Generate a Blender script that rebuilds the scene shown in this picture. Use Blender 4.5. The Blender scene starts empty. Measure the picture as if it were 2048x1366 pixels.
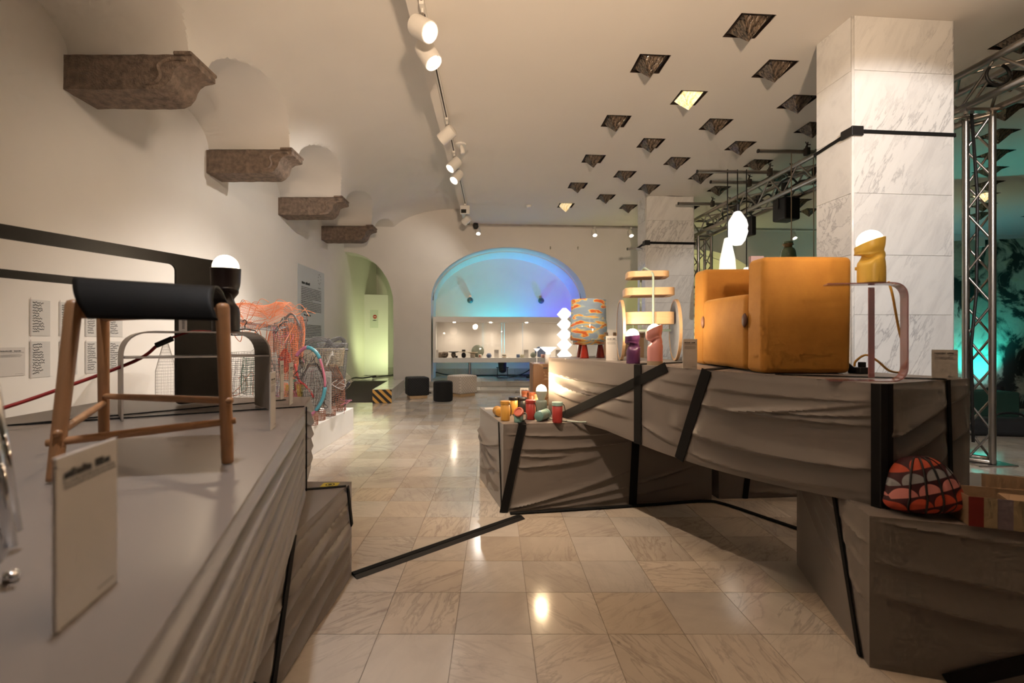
import bpy, bmesh, math, random
from mathutils import Vector, Matrix, Quaternion, noise as mnoise
random.seed(7)
SC = bpy.context.scene
COL = SC.collection
PI = math.pi

# ------------------------------------------------------------------ camera
CAM_H = 1.14
F_PX, VPX, VPY = 920.0, 990.0, 683.0
cam_d = bpy.data.cameras.new('camera'); cam = bpy.data.objects.new('camera', cam_d); COL.objects.link(cam)
cam.location = (0, 0, CAM_H); cam.rotation_euler = (PI/2, 0, 0)
cam_d.sensor_width = 36; cam_d.lens = F_PX/2048*36
cam_d.shift_x = (1024-VPX)/2048; cam_d.shift_y = 0
cam_d.clip_start = .02; cam_d.clip_end = 100
cam_d.dof.use_dof = True; cam_d.dof.focus_distance = 3.6; cam_d.dof.aperture_fstop = 2.8
SC.camera = cam
# ------------------------------------------------------------------ world / view
w = bpy.data.worlds.new('world'); SC.world = w; w.use_nodes = True
w.node_tree.nodes['Background'].inputs[0].default_value = (.02, .018, .016, 1)
w.node_tree.nodes['Background'].inputs[1].default_value = 1
vs = SC.view_settings
vs.view_transform = 'Standard'; vs.look = 'None'; vs.gamma = 1; vs.use_curve_mapping = False
vs.exposure = 0.5
SC.cycles.use_denoising = True
SC.cycles.sample_clamp_indirect = 4
SC.cycles.max_bounces = 5; SC.cycles.diffuse_bounces = 3; SC.cycles.glossy_bounces = 3; SC.cycles.transmission_bounces = 4; SC.cycles.transparent_max_bounces = 10
SC.cycles.use_adaptive_sampling = True; SC.cycles.adaptive_threshold = .08; SC.cycles.adaptive_min_samples = 14
WARM = (1.0, .80, .60); NEUT = (1.0, .92, .83)

def lamp(name, typ, loc, energy, color, aim=None, size=.05, angle=60, blend=.6, parent=None):
    d = bpy.data.lights.new(name, typ); d.energy = energy; d.color = color
    if typ == 'AREA': d.size = size
    else: d.shadow_soft_size = size
    if typ == 'SPOT': d.spot_size = math.radians(angle); d.spot_blend = blend
    o = bpy.data.objects.new(name, d); COL.objects.link(o); o.location = loc
    if aim is not None:
        o.rotation_euler = (Vector(aim)-Vector(loc)).to_track_quat('-Z', 'Y').to_euler()
    if parent: o.parent = parent
    return o
# lamps of the unseen half of the hall: the track goes on behind the camera; the upward spot and the point lamps are added fill
lamp('track_light', 'SPOT', (-.6, 1.9, 3.7), 250, WARM, (.30, 3.5, .6), .04, 54, 1.0)
lamp('track_light', 'SPOT', (-.6, .7, 3.7), 130, (.97, .97, 1.0), (-.95, .95, .8), .06, 50, 1.0)
lamp('track_light', 'SPOT', (-.6, 2.7, 3.7), 105, WARM, (-3.5, 5.6, 1.6), .16, 74, 1.0)
lamp('track_light', 'SPOT', (1.9, -.4, 3.8), 540, (1.0, .96, .93), (3.45, 3.96, 1.85), .03, 42, .3)
lamp('track_light', 'SPOT', (-.6, 1.2, 3.7), 60, WARM, (1.5, 1.95, 1.45), .04, 28, 1.0)
lamp('track_light', 'SPOT', (-.6, 2.3, 3.7), 250, NEUT, (-.7, 6.8, 0), .08, 62, .9)
lamp('ceiling_fill', 'SPOT', (.5, -1.0, 1.9), 860, (1.0, .73, .50), (.8, 2.4, 3.95), .12, 90, .9)  # added out of view to brighten the ceiling and fill the hall
lamp('room_fill', 'POINT', (-.6, -1.8, 1.7), 3, WARM, size=.2)  # added weak fill from behind, no fitting modelled
lamp('room_fill', 'POINT', (5.6, 1.2, 1.5), 2, WARM, size=.2)  # added weak fill from the right, no fitting modelled

# ------------------------------------------------------------------ helpers
def at(u, v, D):
    return Vector(((u-VPX)*D/F_PX, D, CAM_H-(v-VPY)*D/F_PX))
_mesh_cache = {}

class MB:
    def __init__(s): s.v = []; s.f = []; s.m = []
    def add(s, vs, fs, mi=0):
        n = len(s.v); s.v += [tuple(p) for p in vs]
        for f in fs: s.f.append(tuple(i+n for i in f)); s.m.append(mi)
        return s
    def box(s, lo, hi, mi=0):
        x0, y0, z0 = lo; x1, y1, z1 = hi
        return s.add([(x0,y0,z0),(x1,y0,z0),(x1,y1,z0),(x0,y1,z0),(x0,y0,z1),(x1,y0,z1),(x1,y1,z1),(x0,y1,z1)],
              [(0,3,2,1),(4,5,6,7),(0,1,5,4),(1,2,6,5),(2,3,7,6),(3,0,4,7)], mi)
    def prism(s, poly, z0, z1, mi=0):
        n = len(poly); zz0 = z0 if hasattr(z0, '__len__') else [z0]*n; zz1 = z1 if hasattr(z1, '__len__') else [z1]*n
        vs = [(p[0], p[1], zz0[i]) for i, p in enumerate(poly)]+[(p[0], p[1], zz1[i]) for i, p in enumerate(poly)]
        fs = [tuple(range(n-1, -1, -1)), tuple(range(n, 2*n))]+[(i, (i+1) % n, n+(i+1) % n, n+i) for i in range(n)]
        return s.add(vs, fs, mi)
    def extrude_y(s, prof, y0, y1, mi=0):       # prof: list of (x,z), extruded along y
        n = len(prof)
        vs = [(x, y0, z) for x, z in prof]+[(x, y1, z) for x, z in prof]
        fs = [tuple(range(n)), tuple(range(2*n-1, n-1, -1))]+[(i, n+i, n+(i+1) % n, (i+1) % n) for i in range(n)]
        return s.add(vs, fs, mi)
    def lathe(s, prof, seg=24, c=(0,0,0), mi=0, cap=True, sx=1, sy=1):
        vs = []; fs = []; n = len(prof)
        for r, z in prof:
            for k in range(seg):
                a = 2*PI*k/seg; vs.append((c[0]+r*sx*math.cos(a), c[1]+r*sy*math.sin(a), c[2]+z))
        for i in range(n-1):
            for k in range(seg):
                k2 = (k+1) % seg; fs.append((i*seg+k, i*seg+k2, (i+1)*seg+k2, (i+1)*seg+k))
        if cap:
            if prof[0][0] > 1e-5: fs.append(tuple(range(seg-1, -1, -1)))
            if prof[-1][0] > 1e-5: fs.append(tuple((n-1)*seg+k for k in range(seg)))
        return s.add(vs, fs, mi)
    def tube(s, pts, r, seg=8, closed=False, mi=0, flat=None):
        pts = [Vector(p) for p in pts]; n = len(pts); rs = r if hasattr(r, '__len__') else [r]*n
        tang = []
        for i in range(n):
            a = pts[(i-1) % n] if closed or i > 0 else pts[i]; b = pts[(i+1) % n] if closed or i < n-1 else pts[i]
            t = b-a; tang.append(t.normalized() if t.length > 1e-9 else Vector((0,0,1)))
        up = Vector((0,0,1)) if abs(tang[0].z) < .9 else Vector((1,0,0))
        x = tang[0].cross(up).normalized(); vs = []; fs = []
        for i in range(n):
            x = (x-tang[i]*x.dot(tang[i])).normalized(); y = tang[i].cross(x)
            for k in range(seg):
                a = 2*PI*k/seg; vs.append(pts[i]+x*rs[i]*math.cos(a)+y*rs[i]*math.sin(a)*(flat or 1))
        for i in range(n if closed else n-1):
            j = (i+1) % n
            for k in range(seg):
                k2 = (k+1) % seg; fs.append((i*seg+k, i*seg+k2, j*seg+k2, j*seg+k))
        if not closed: fs += [tuple(range(seg-1, -1, -1)), tuple((n-1)*seg+k for k in range(seg))]
        return s.add(vs, fs, mi)
    def grid(s, fn, nu, nv, mi=0, flip=False):
        vs = [fn(i/nu, j/nv) for j in range(nv+1) for i in range(nu+1)]; fs = []
        for j in range(nv):
            for i in range(nu):
                q = (j*(nu+1)+i, j*(nu+1)+i+1, (j+1)*(nu+1)+i+1, (j+1)*(nu+1)+i)
                fs.append(q[::-1] if flip else q)
        return s.add(vs, fs, mi)
    def sheet(s, path, width_vec, th, mi=0):    # strip of a path extruded along width_vec, thickness th
        path = [Vector(p) for p in path]; W = Vector(width_vec); n = len(path); vs = []; fs = []
        for i in range(n):
            t = (path[min(i+1, n-1)]-path[max(i-1, 0)]).normalized(); nn = t.cross(W).normalized()*th
            vs += [path[i], path[i]+W, path[i]+W+nn, path[i]+nn]
        for i in range(n-1):
            a = i*4; b = a+4
            for k in range(4): fs.append((a+k, a+(k+1) % 4, b+(k+1) % 4, b+k))
        fs += [(3,2,1,0), tuple((n-1)*4+k for k in range(4))]
        return s.add(vs, fs, mi)
    def build(s, name, mats, parent=None, smooth=False, loc=None, rot=None, bevel=0, seg=2, wn=False, merge=False, uv=None):
        me = bpy.data.meshes.new(name); me.from_pydata(s.v, [], s.f)
        if not isinstance(mats, (list, tuple)): mats = [mats]
        for m in mats: me.materials.append(m)
        for p, mi in zip(me.polygons, s.m): p.material_index = mi
        if merge or True:
            bm = bmesh.new(); bm.from_mesh(me)
            if merge: bmesh.ops.remove_doubles(bm, verts=bm.verts, dist=1e-5)
            bmesh.ops.recalc_face_normals(bm, faces=bm.faces)
            bm.to_mesh(me); bm.free()
        if smooth:
            for p in me.polygons: p.use_smooth = True
        o = bpy.data.objects.new(name, me); COL.objects.link(o)
        if parent: o.parent = parent
        if loc is not None: o.location = loc
        if rot is not None: o.rotation_euler = rot
        if bevel:
            b = o.modifiers.new('bevel', 'BEVEL'); b.width = bevel; b.segments = seg; b.limit_method = 'ANGLE'; b.angle_limit = math.radians(40)
            for p in me.polygons: p.use_smooth = True
            o.modifiers.new('wn', 'WEIGHTED_NORMAL')
        return o

def thing(name, label, cat, loc=(0,0,0), rotz=0, group=None):
    o = bpy.data.objects.new(name, None); COL.objects.link(o); o.empty_display_size = .1
    o.location = loc; o.rotation_euler = (0, 0, rotz); o['label'] = label; o['category'] = cat
    if group: o['group'] = group
    return o
def tag(o, label, cat, group=None, kind=None):
    o['label'] = label; o['category'] = cat
    if group: o['group'] = group
    if kind: o['kind'] = kind
    return o
def struct(o): o['kind'] = 'structure'; return o
def smooth_angle(o, deg=35):
    for p in o.data.polygons: p.use_smooth = True
    o.data.set_sharp_from_angle(angle=math.radians(deg)); return o
_unit = {}
def rod(name, p, q, r, mat, parent=None, seg=10):
    key = (mat.name, seg)
    if key not in _unit:
        b = MB().lathe([(1, 0), (1, 1)], seg); o0 = b.build('rod', mat, None); me = o0.data; bpy.data.objects.remove(o0)
        for pl in me.polygons: pl.use_smooth = len(pl.vertices) == 4
        _unit[key] = me
    o = bpy.data.objects.new(name, _unit[key]); COL.objects.link(o); p = Vector(p); q = Vector(q); d = q-p
    o.location = p; o.rotation_mode = 'QUATERNION'; o.rotation_quaternion = d.to_track_quat('Z', 'Y'); o.scale = (r, r, d.length)
    if parent: o.parent = parent
    return o
def bez(pts, n=8):                              # Catmull-Rom through points
    P = [Vector(p) for p in pts]; out = []
    for i in range(len(P)-1):
        p0 = P[max(i-1, 0)]; p1 = P[i]; p2 = P[i+1]; p3 = P[min(i+2, len(P)-1)]
        for k in range(n):
            t = k/n; out.append(.5*((2*p1)+(-p0+p2)*t+(2*p0-5*p1+4*p2-p3)*t*t+(-p0+3*p1-3*p2+p3)*t**3))
    out.append(P[-1]); return out
def corner_path(pts, r, n=6):                   # polyline with rounded corners
    P = [Vector(p) for p in pts]; out = [P[0]]
    for i in range(1, len(P)-1):
        a = (P[i-1]-P[i]); b = (P[i+1]-P[i]); rr = min(r, a.length*.49, b.length*.49); s = P[i]+a.normalized()*rr; e = P[i]+b.normalized()*rr
        for k in range(n+1):
            t = k/n; out.append(s*(1-t)**2+P[i]*2*t*(1-t)+e*t*t)
    out.append(P[-1]); return out

# ------------------------------------------------------------------ materials
class NT:
    def __init__(s, name):
        s.m = bpy.data.materials.new(name); s.m.use_nodes = True; s.t = s.m.node_tree
        s.b = s.t.nodes['Principled BSDF']
    def n(s, typ, **kw):
        nd = s.t.nodes.new(typ)
        for k, v in kw.items(): setattr(nd, k, v)
        return nd
    def l(s, a, b): s.t.links.new(a, b)
    def ramp(s, fac, stops, const=False):
        r = s.n('ShaderNodeValToRGB'); cr = r.color_ramp
        if const: cr.interpolation = 'CONSTANT'
        while len(cr.elements) > 1: cr.elements.remove(cr.elements[-1])
        cr.elements[0].position = stops[0][0]; cr.elements[0].color = (*stops[0][1], 1)
        for p, c in stops[1:]:
            e = cr.elements.new(p); e.color = (*c, 1)
        s.l(fac, r.inputs[0]); return r.outputs[0]
    def math(s, op, a, b=None, c=None):
        nd = s.n('ShaderNodeMath', operation=op)
        for i, x in enumerate((a, b, c)):
            if x is None: continue
            if isinstance(x, (int, float)): nd.inputs[i].default_value = x
            else: s.l(x, nd.inputs[i])
        return nd.outputs[0]
    def mix(s, fac, a, b):
        nd = s.n('ShaderNodeMix', data_type='RGBA')
        for i, x in ((0, fac), (6, a), (7, b)):
            if isinstance(x, (int, float)): nd.inputs[i].default_value = x
            elif isinstance(x, tuple): nd.inputs[i].default_value = (*x, 1)
            else: s.l(x, nd.inputs[i])
        return nd.outputs[2]
    def noise(s, scale, detail=4, rough=.5, vec=None, dist=0):
        nd = s.n('ShaderNodeTexNoise'); nd.inputs['Scale'].default_value = scale; nd.inputs['Detail'].default_value = detail
        nd.inputs['Roughness'].default_value = rough; nd.inputs['Distortion'].default_value = dist
        if vec is not None: s.l(vec, nd.inputs['Vector'])
        return nd.outputs['Fac']
    def bump(s, h, strength=.3, dist=.01):
        b = s.n('ShaderNodeBump'); b.inputs['Strength'].default_value = strength; b.inputs['Distance'].default_value = dist
        s.l(h, b.inputs['Height']); s.l(b.outputs[0], s.b.inputs['Normal'])
    def coord(s, which='Object'):
        return s.n('ShaderNodeTexCoord').outputs[which]
    def set(s, **kw):
        for k, v in kw.items():
            i = s.b.inputs[k.replace('_', ' ')]
            i.default_value = (*v, 1) if isinstance(v, tuple) and len(v) == 3 else v
        return s
def mat(name, col, rough=.5, metal=0, var=None, bump=None, coat=0, spec=.5, sheen=0, trans=0, alpha=1):
    t = NT(name); t.set(Base_Color=col, Roughness=rough, Metallic=metal)
    t.b.inputs['Specular IOR Level'].default_value = spec
    if coat: t.b.inputs['Coat Weight'].default_value = coat; t.b.inputs['Coat Roughness'].default_value = .08
    if sheen: t.b.inputs['Sheen Weight'].default_value = sheen; t.b.inputs['Sheen Roughness'].default_value = .4
    if trans: t.b.inputs['Transmission Weight'].default_value = trans
    v = t.coord()
    if var:
        f = t.noise(var[0], 5, .55, v); k = var[1]
        c = t.ramp(f, [(.3, tuple(x*(1-k) for x in col)), (.7, tuple(min(1, x*(1+k)) for x in col))]); t.l(c, t.b.inputs['Base Color'])
    if bump: t.bump(t.noise(bump[0], 3, .6, v), bump[1], bump[2] if len(bump) > 2 else .005)
    return t.m
def emit(name, col, strength, base=(.9,.9,.9)):
    t = NT(name); t.set(Base_Color=base, Roughness=.4); t.b.inputs['Emission Color'].default_value = (*col, 1); t.b.inputs['Emission Strength'].default_value = strength
    t.m.cycles.emission_sampling = 'NONE'      # the lamp's light is carried by the light object inside it
    return t.m
def glassy(name, col=(1,1,1), rough=0., alpha=.12):
    t = NT(name); out = t.t.nodes['Material Output']
    tr = t.n('ShaderNodeBsdfTransparent'); tr.inputs[0].default_value = (*col, 1)
    gl = t.n('ShaderNodeBsdfGlossy'); gl.inputs['Roughness'].default_value = rough
    fr = t.n('ShaderNodeFresnel'); fr.inputs[0].default_value = 1.45
    mx = t.n('ShaderNodeMixShader'); t.l(fr.outputs[0], mx.inputs[0]); t.l(tr.outputs[0], mx.inputs[1]); t.l(gl.outputs[0], mx.inputs[2]); t.l(mx.outputs[0], out.inputs[0])
    return t.m
def marble(name, base, vein, vein2, rough, scale=1.0, pertile=False, wav=3.0, rot=(0,0,.5), soft=.5, dist=7):
    t = NT(name); pos = t.n('ShaderNodeNewGeometry').outputs['Position']
    if pertile:
        oi = t.n('ShaderNodeObjectInfo').outputs['Random']; at_ = t.n('ShaderNodeAttribute', attribute_name='rnd').outputs['Fac']
        r = t.math('FRACT', t.math('ADD', oi, at_)); 
        vr = t.n('ShaderNodeVectorRotate', rotation_type='Z_AXIS'); t.l(pos, vr.inputs['Vector']); t.l(t.math('MULTIPLY', t.math('FLOOR', t.math('MULTIPLY', r, 7.99)), .83), vr.inputs['Angle'])
        ad = t.n('ShaderNodeVectorMath', operation='ADD'); t.l(vr.outputs[0], ad.inputs[0])
        cb = t.n('ShaderNodeCombineXYZ'); t.l(t.math('MULTIPLY', r, 37.), cb.inputs[0]); t.l(t.math('MULTIPLY', r, 91.), cb.inputs[1]); t.l(cb.outputs[0], ad.inputs[1]); vec = ad.outputs[0]
    else:
        mp = t.n('ShaderNodeMapping'); mp.inputs['Rotation'].default_value = rot; t.l(pos, mp.inputs[0]); vec = mp.outputs[0]
    wv = t.n('ShaderNodeTexWave', bands_direction='X', wave_profile='SAW'); wv.inputs['Scale'].default_value = wav*scale; wv.inputs['Distortion'].default_value = dist; wv.inputs['Detail'].default_value = 4; wv.inputs['Detail Scale'].default_value = 1.1; wv.inputs['Detail Roughness'].default_value = .62
    t.l(vec, wv.inputs['Vector'])
    n1 = t.noise(2.2*scale, 6, .6, vec, .6); n2 = t.noise(.9*scale, 4, .55, vec)
    v1 = t.ramp(wv.outputs['Fac'], [(.0, (1,1,1)), (.03, (.6,.6,.6)), (.10, (.16,.16,.16)), (.3, (0,0,0)), (.96, (0,0,0)), (1, (.7,.7,.7))])
    msk = t.ramp(n2, [(.42, (0,0,0)), (.62, (1,1,1))])
    vm = t.n('ShaderNodeMix', data_type='RGBA', blend_type='MULTIPLY'); vm.inputs[0].default_value = 1; t.l(v1, vm.inputs[6]); t.l(msk, vm.inputs[7])
    c0 = t.ramp(n1, [(.3, vein2), (.55, base), (.8, tuple(min(1, x*1.06) for x in base))])
    c = t.mix(t.math('MULTIPLY', vm.outputs[2], soft), c0, vein)
    if pertile:
        ms = t.n('ShaderNodeMapping'); ms.inputs['Scale'].default_value = (7, 1.3, 1); t.l(vec, ms.inputs[0]); sn = t.noise(1.5, 6, .6, ms.outputs[0], 1.3)
        st_ = t.math('ABSOLUTE', t.math('SUBTRACT', sn, .5)); lnk = t.ramp(st_, [(0, (1,1,1)), (.012, (.6,.6,.6)), (.035, (0,0,0))]); mk = t.ramp(n2, [(.40, (0,0,0)), (.60, (1,1,1))])
        c = t.mix(t.math('MULTIPLY', t.math('MULTIPLY', lnk, mk), .6), c, (.30, .245, .21)); c = t.mix(t.ramp(sn, [(.45, (0,0,0)), (.8, (.3,.3,.3))]), c, (.46, .39, .34))
    if pertile:
        hs = t.n('ShaderNodeHueSaturation'); t.l(c, hs.inputs['Color']); t.l(t.math('ADD', t.math('MULTIPLY', t.math('FRACT', t.math('MULTIPLY', r, 13.7)), .22), .88), hs.inputs['Value']); t.l(t.math('ADD', t.math('MULTIPLY', t.math('FRACT', t.math('MULTIPLY', r, 5.3)), .5), .75), hs.inputs['Saturation']); c = hs.outputs[0]
    t.l(c, t.b.inputs['Base Color']); t.set(Roughness=rough); return t.m

M = {}
M['wall'] = mat('white_plaster', (.80, .76, .71), .75, var=(1.2, .03))
M['ceil'] = mat('ceiling_plaster', (.80, .75, .69), .8, var=(.8, .02))
M['vault'] = mat('vault_plaster', (.78, .74, .69), .8, var=(1.1, .03))
M['grout'] = mat('grout', (.30, .25, .21), .8)
M['tile'] = marble('floor_marble', (.62, .54, .455), (.27, .21, .175), (.50, .425, .36), .14, 1.0, True, 2.4, soft=.5, dist=6)
def pillar_marble():
    t = NT('pillar_marble'); pos = t.n('ShaderNodeNewGeometry').outputs['Position']; oi = t.n('ShaderNodeObjectInfo').outputs['Random']
    ad = t.n('ShaderNodeVectorMath', operation='ADD'); t.l(pos, ad.inputs[0]); cb = t.n('ShaderNodeCombineXYZ'); t.l(t.math('MULTIPLY', oi, 9.), cb.inputs[0]); t.l(t.math('MULTIPLY', oi, 7.), cb.inputs[2]); t.l(cb.outputs[0], ad.inputs[1])
    mp = t.n('ShaderNodeMapping', vector_type='TEXTURE'); mp.inputs['Rotation'].default_value = (0, math.radians(28), 0); mp.inputs['Scale'].default_value = (.16, .3, .75); t.l(ad.outputs[0], mp.inputs[0])
    f = t.noise(1.6, 7, .62, mp.outputs[0], .35); g_ = t.noise(.75, 3, .5, ad.outputs[0]); h_ = t.noise(5, 5, .6, ad.outputs[0])
    v = t.math('ABSOLUTE', t.math('SUBTRACT', f, .5)); line = t.ramp(v, [(0, (1,1,1)), (.012, (.5,.5,.5)), (.035, (0,0,0))]); m = t.ramp(g_, [(.48, (0,0,0)), (.62, (1,1,1))])
    k = t.math('MULTIPLY', t.math('MULTIPLY', line, m), .75); base = t.ramp(f, [(.3, (.66,.645,.63)), (.5, (.78,.765,.74)), (.7, (.82,.805,.78))]); base = t.mix(t.math('MULTIPLY', h_, .22), base, (.70,.68,.66))
    t.l(t.mix(k, base, (.30,.29,.30)), t.b.inputs['Base Color']); t.set(Roughness=.10); return t.m
M['pillar'] = pillar_marble()
M['steps'] = marble('step_marble', (.60, .56, .50), (.38, .33, .28), (.50, .45, .39), .13, 1.0, False, 2.0, (0, .2, 1.2))
M['stone'] = mat('corbel_stone', (.21, .155, .12), .9, var=(16, .4), bump=(30, .9, .02))
M['white'] = mat('white_paint', (.82, .80, .77), .45)
M['whitegloss'] = mat('white_enamel', (.80, .77, .72), .3)
M['black'] = mat('black_paint', (.012, .011, .011), .45)
M['blackmat'] = mat('black_webbing', (.007, .0065, .0065), .8, spec=.25)
M['steel'] = mat('brushed_aluminium', (.42, .39, .36), .32, 1.0, var=(6, .15))
M['chrome'] = mat('chrome', (.7, .7, .7), .08, 1.0)
M['fabric'] = mat('taupe_stretch_fabric', (.20, .168, .148), .42, sheen=.2)
M['card'] = mat('card_paper', (.62, .58, .54), .6)
M['ink'] = mat('printed_ink', (.02, .02, .022), .7)
M['greyink'] = mat('grey_ink', (.11, .105, .105), .7)
M['glass'] = glassy('clear_glass')
M['oak'] = None
def wood(name, c1, c2, rough=.45, sc=1.0, axis=(9, 1, 1)):
    t = NT(name); v = t.coord(); mp = t.n('ShaderNodeMapping'); mp.inputs['Scale'].default_value = tuple(a*sc for a in axis); t.l(v, mp.inputs[0])
    f = t.noise(6, 6, .6, mp.outputs[0], 1.2); t.l(t.ramp(f, [(.3, c1), (.7, c2)]), t.b.inputs['Base Color']); t.set(Roughness=rough); return t.m
M['oak'] = wood('oiled_oak', (.36, .17, .075), (.50, .26, .12), .4, 1.0, (1, 1, .15))
M['beech'] = wood('beech_plywood', (.58, .38, .20), (.68, .47, .27), .4, 1.0, (.3, 4, 4))
M['crate'] = wood('dark_crate_wood', (.16, .075, .03), (.27, .135, .06), .5, .6, (1, 1, .4))
# ------------------------------------------------------------------ building frame: the far side of the hall stands slightly askew to the floor tiles
FA = math.radians(3.5); FC, FS = math.cos(FA), math.sin(FA)
def FW(s, d, z): return (s*FC-d*FS, 11.3+s*FS+d*FC, z)
CEIL = 3.95
XL = -3.63
# ================================================================== STRUCTURE
# ---- floor with marble tiles
fl = struct(MB().box((-4.6, -10.2, -.06), (15, 15, -.004)).build('floor', M['grout']))
T = .2985; TX0 = -.157; TY0 = 1.792
RB0, RBe1, RBe2 = Vector((1.31, 1.609)), Vector((.954, -.30)), Vector((.30, .954))
def in_view(x, y):
    if y < 1.3 or y > 11: return False
    u = VPX+x*F_PX/y; v = VPY+CAM_H*F_PX/y
    if not (-40 < u < 2088 and v < 1420): return False
    if u < 560 or (u < 690 and v > 940): return False                 # behind the left platforms
    if 1010 < u < 1430 and v < 990: return False
    if u >= 1430 and v < 1000: return False
    if u > 1720: return False
    return True
cells = [(TX0+(i+.5)*T, TY0+(j+.5)*T) for i in range(-14, 50) for j in range(-40, 44)]
vis = sorted([c for c in cells if in_view(*c)], key=lambda c: c[1])[:300]; vset = set(vis)
g = .0011; th = T/2-g
tb = MB().add([(-th,-th,-.004),(th,-th,-.004),(th,th,-.004),(-th,th,-.004),(-th,-th,0),(th,-th,0),(th,th,0),(-th,th,0)], [(4,5,6,7),(0,1,5,4),(1,2,6,5),(2,3,7,6),(3,0,4,7)])
t0 = tb.build('tile', M['tile'], fl); t0.location = (*vis[0], 0)
for c in vis[1:]:
    o = bpy.data.objects.new('tile', t0.data); COL.objects.link(o); o.parent = fl; o.location = (*c, 0)
b = MB(); rr = []
for c in cells:
    if c in vset or c[0] > 14.9 or c[1] > 14.9: continue
    b.add([(c[0]+sx*th, c[1]+sy*th, 0) for sx, sy in ((-1,-1),(1,-1),(1,1),(-1,1))], [(0,1,2,3)]); rr.append(random.random())
o = b.build('tile_field', M['tile'], fl); o['kind'] = 'stuff'
a_ = o.data.attributes.new('rnd', 'FLOAT', 'FACE'); a_.data.foreach_set('value', rr)

# ---- flat ceiling with square recesses
CA = math.radians(3.9); CC, CS = math.cos(CA), math.sin(CA)
def G(s, t, z=CEIL): return (2.26+s*CC-t*.022, 4.10+s*CS+t, z)
HH = .155
holes = []
b = MB(); SL, SR = -1.15, 13.
def rect(s0, s1, t0, t1): b.add([G(s0,t0), G(s0,t1), G(s1,t1), G(s1,t0)], [(0,1,2,3)])
tp = -14.5
for r in range(10):
    t = r*.605; ss = [(0 if r % 2 == 0 else -.68)+1.32*k for k in range(9)]
    rect(SL, SR, tp, t-HH); x = SL
    for s in ss: rect(x, s-HH, t-HH, t+HH); x = s+HH; holes.append((r, s, t))
    rect(x, SR, t-HH, t+HH); tp = t+HH
rect(SL, SR, tp, 9.5)
XE = -.737
A0, A1 = G(SL, -14.5), G(SL, 9.5)
b.add([(XE, A0[1]-.3, CEIL), (XE, A1[1]+.3, CEIL), A1, A0], [(0,1,2,3)])
struct(b.build('ceiling', M['ceil'], merge=True))
struct(MB().box((XE, -10, CEIL+.003), (XE+.05, 11.6, 4.75)).build('trim_1', M['ceil']))
struct(MB().box((-4, -10.2, 4.75), (15, 15, 4.8)).build('ceiling_slab', M['ceil']))

# ---- vault on the left: cove along the hall, crossed by lunettes that spring from the corbels
CB = [4.035+1.925*k for k in range(-7, 5)]
ZS = 3.575
def lun(y):
    for a, c in zip(CB[:-1], CB[1:]):
        if a <= y <= c:
            m = (a+c)/2; hw = (c-a)/2-.13; q = (y-m)/hw
            return ZS+.38*math.sqrt(1-q*q) if abs(q) < 1 else ZS
    return ZS
def cove(x):
    if x <= -2.6: return ZS
    if x >= -.95: return ZS+.80
    q = (x+.95)/1.65; return ZS+.80*math.sqrt(max(0, 1-q*q))
xs = [XL-.1, -3.2, -2.9, -2.7]+[-.95-1.65*math.cos(PI/2*k/30) for k in range(31)]+[-.7, XE+.03]
ys = []
for a, c in zip(CB[:-1], CB[1:]):
    m = (a+c)/2; hw = (c-a)/2-.13
    ys += [a, a+.065]+[m-hw*math.cos(PI*k/44) for k in range(45)]+[c-.065]
ys.append(CB[-1])
def lun_end(y): return lun(y)
b = MB(); nx, ny = len(xs), len(ys)
b.add([(x, y, max(cove(x), lun(y))) for y in ys for x in xs], [(j*nx+i, j*nx+i+1, (j+1)*nx+i+1, (j+1)*nx+i) for j in range(ny-1) for i in range(nx-1)])
o = struct(b.build('ceiling_vault', M['vault'], merge=False)); smooth_angle(o, 28)

# ---- walls
struct(MB().box((XL-.2, -10, 0), (XL, 14.6, 4.7)).build('wall_left', M['wall']))
struct(MB().box((-4, -10.2, 0), (15, -10, 4.7)).build('wall_back', M['wall']))
struct(MB().box((14.4, -10, 0), (14.6, 15, 4.7)).build('wall_right', M['wall']))
def arch_z(c, hw, zs, rise):
    return lambda s: zs+rise*math.sqrt(max(0, 1-((s-c)/hw)**2))
AR = [(-3.66, -2.47, arch_z(-3.62, 1.15, 2.03, 1.27)), (-1.56, 2.27, arch_z(.355, 1.915, 2.16, 1.30)), (3.2, 6.95, arch_z(5.075, 1.875, 2.16, 1.30))]
WT = .5
b = MB(); ZT = 4.7
def wq(s0, s1, za, zb, d=0): b.add([FW(s0,d,za), FW(s1,d,zb), FW(s1,d,ZT), FW(s0,d,ZT)], [(0,1,2,3)])
def solid(s0, s1): b.add([FW(s0,0,0), FW(s1,0,0), FW(s1,0,ZT), FW(s0,0,ZT)], [(0,1,2,3)])
cur = -3.9
for s0, s1, fz in AR:
    if s0 > cur: solid(cur, s0)
    N = 40; m = (s0+s1)/2; hw = (s1-s0)/2
    sm = [m-hw*math.cos(PI*k/N) for k in range(N+1)]; sm[0], sm[-1] = s0, s1
    for a, c in zip(sm[:-1], sm[1:]):
        wq(a, c, fz(a), fz(c))
        b.add([FW(a,0,fz(a)), FW(c,0,fz(c)), FW(c,WT,fz(c)), FW(a,WT,fz(a))], [(0,1,2,3)])
    for e in (s0, s1): b.add([FW(e,0,0), FW(e,WT,0), FW(e,WT,fz(e)), FW(e,0,fz(e))], [(0,1,2,3)])
    cur = s1
solid(cur, 15.5)
struct(b.build('wall_far', M['wall'], merge=True))
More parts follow.
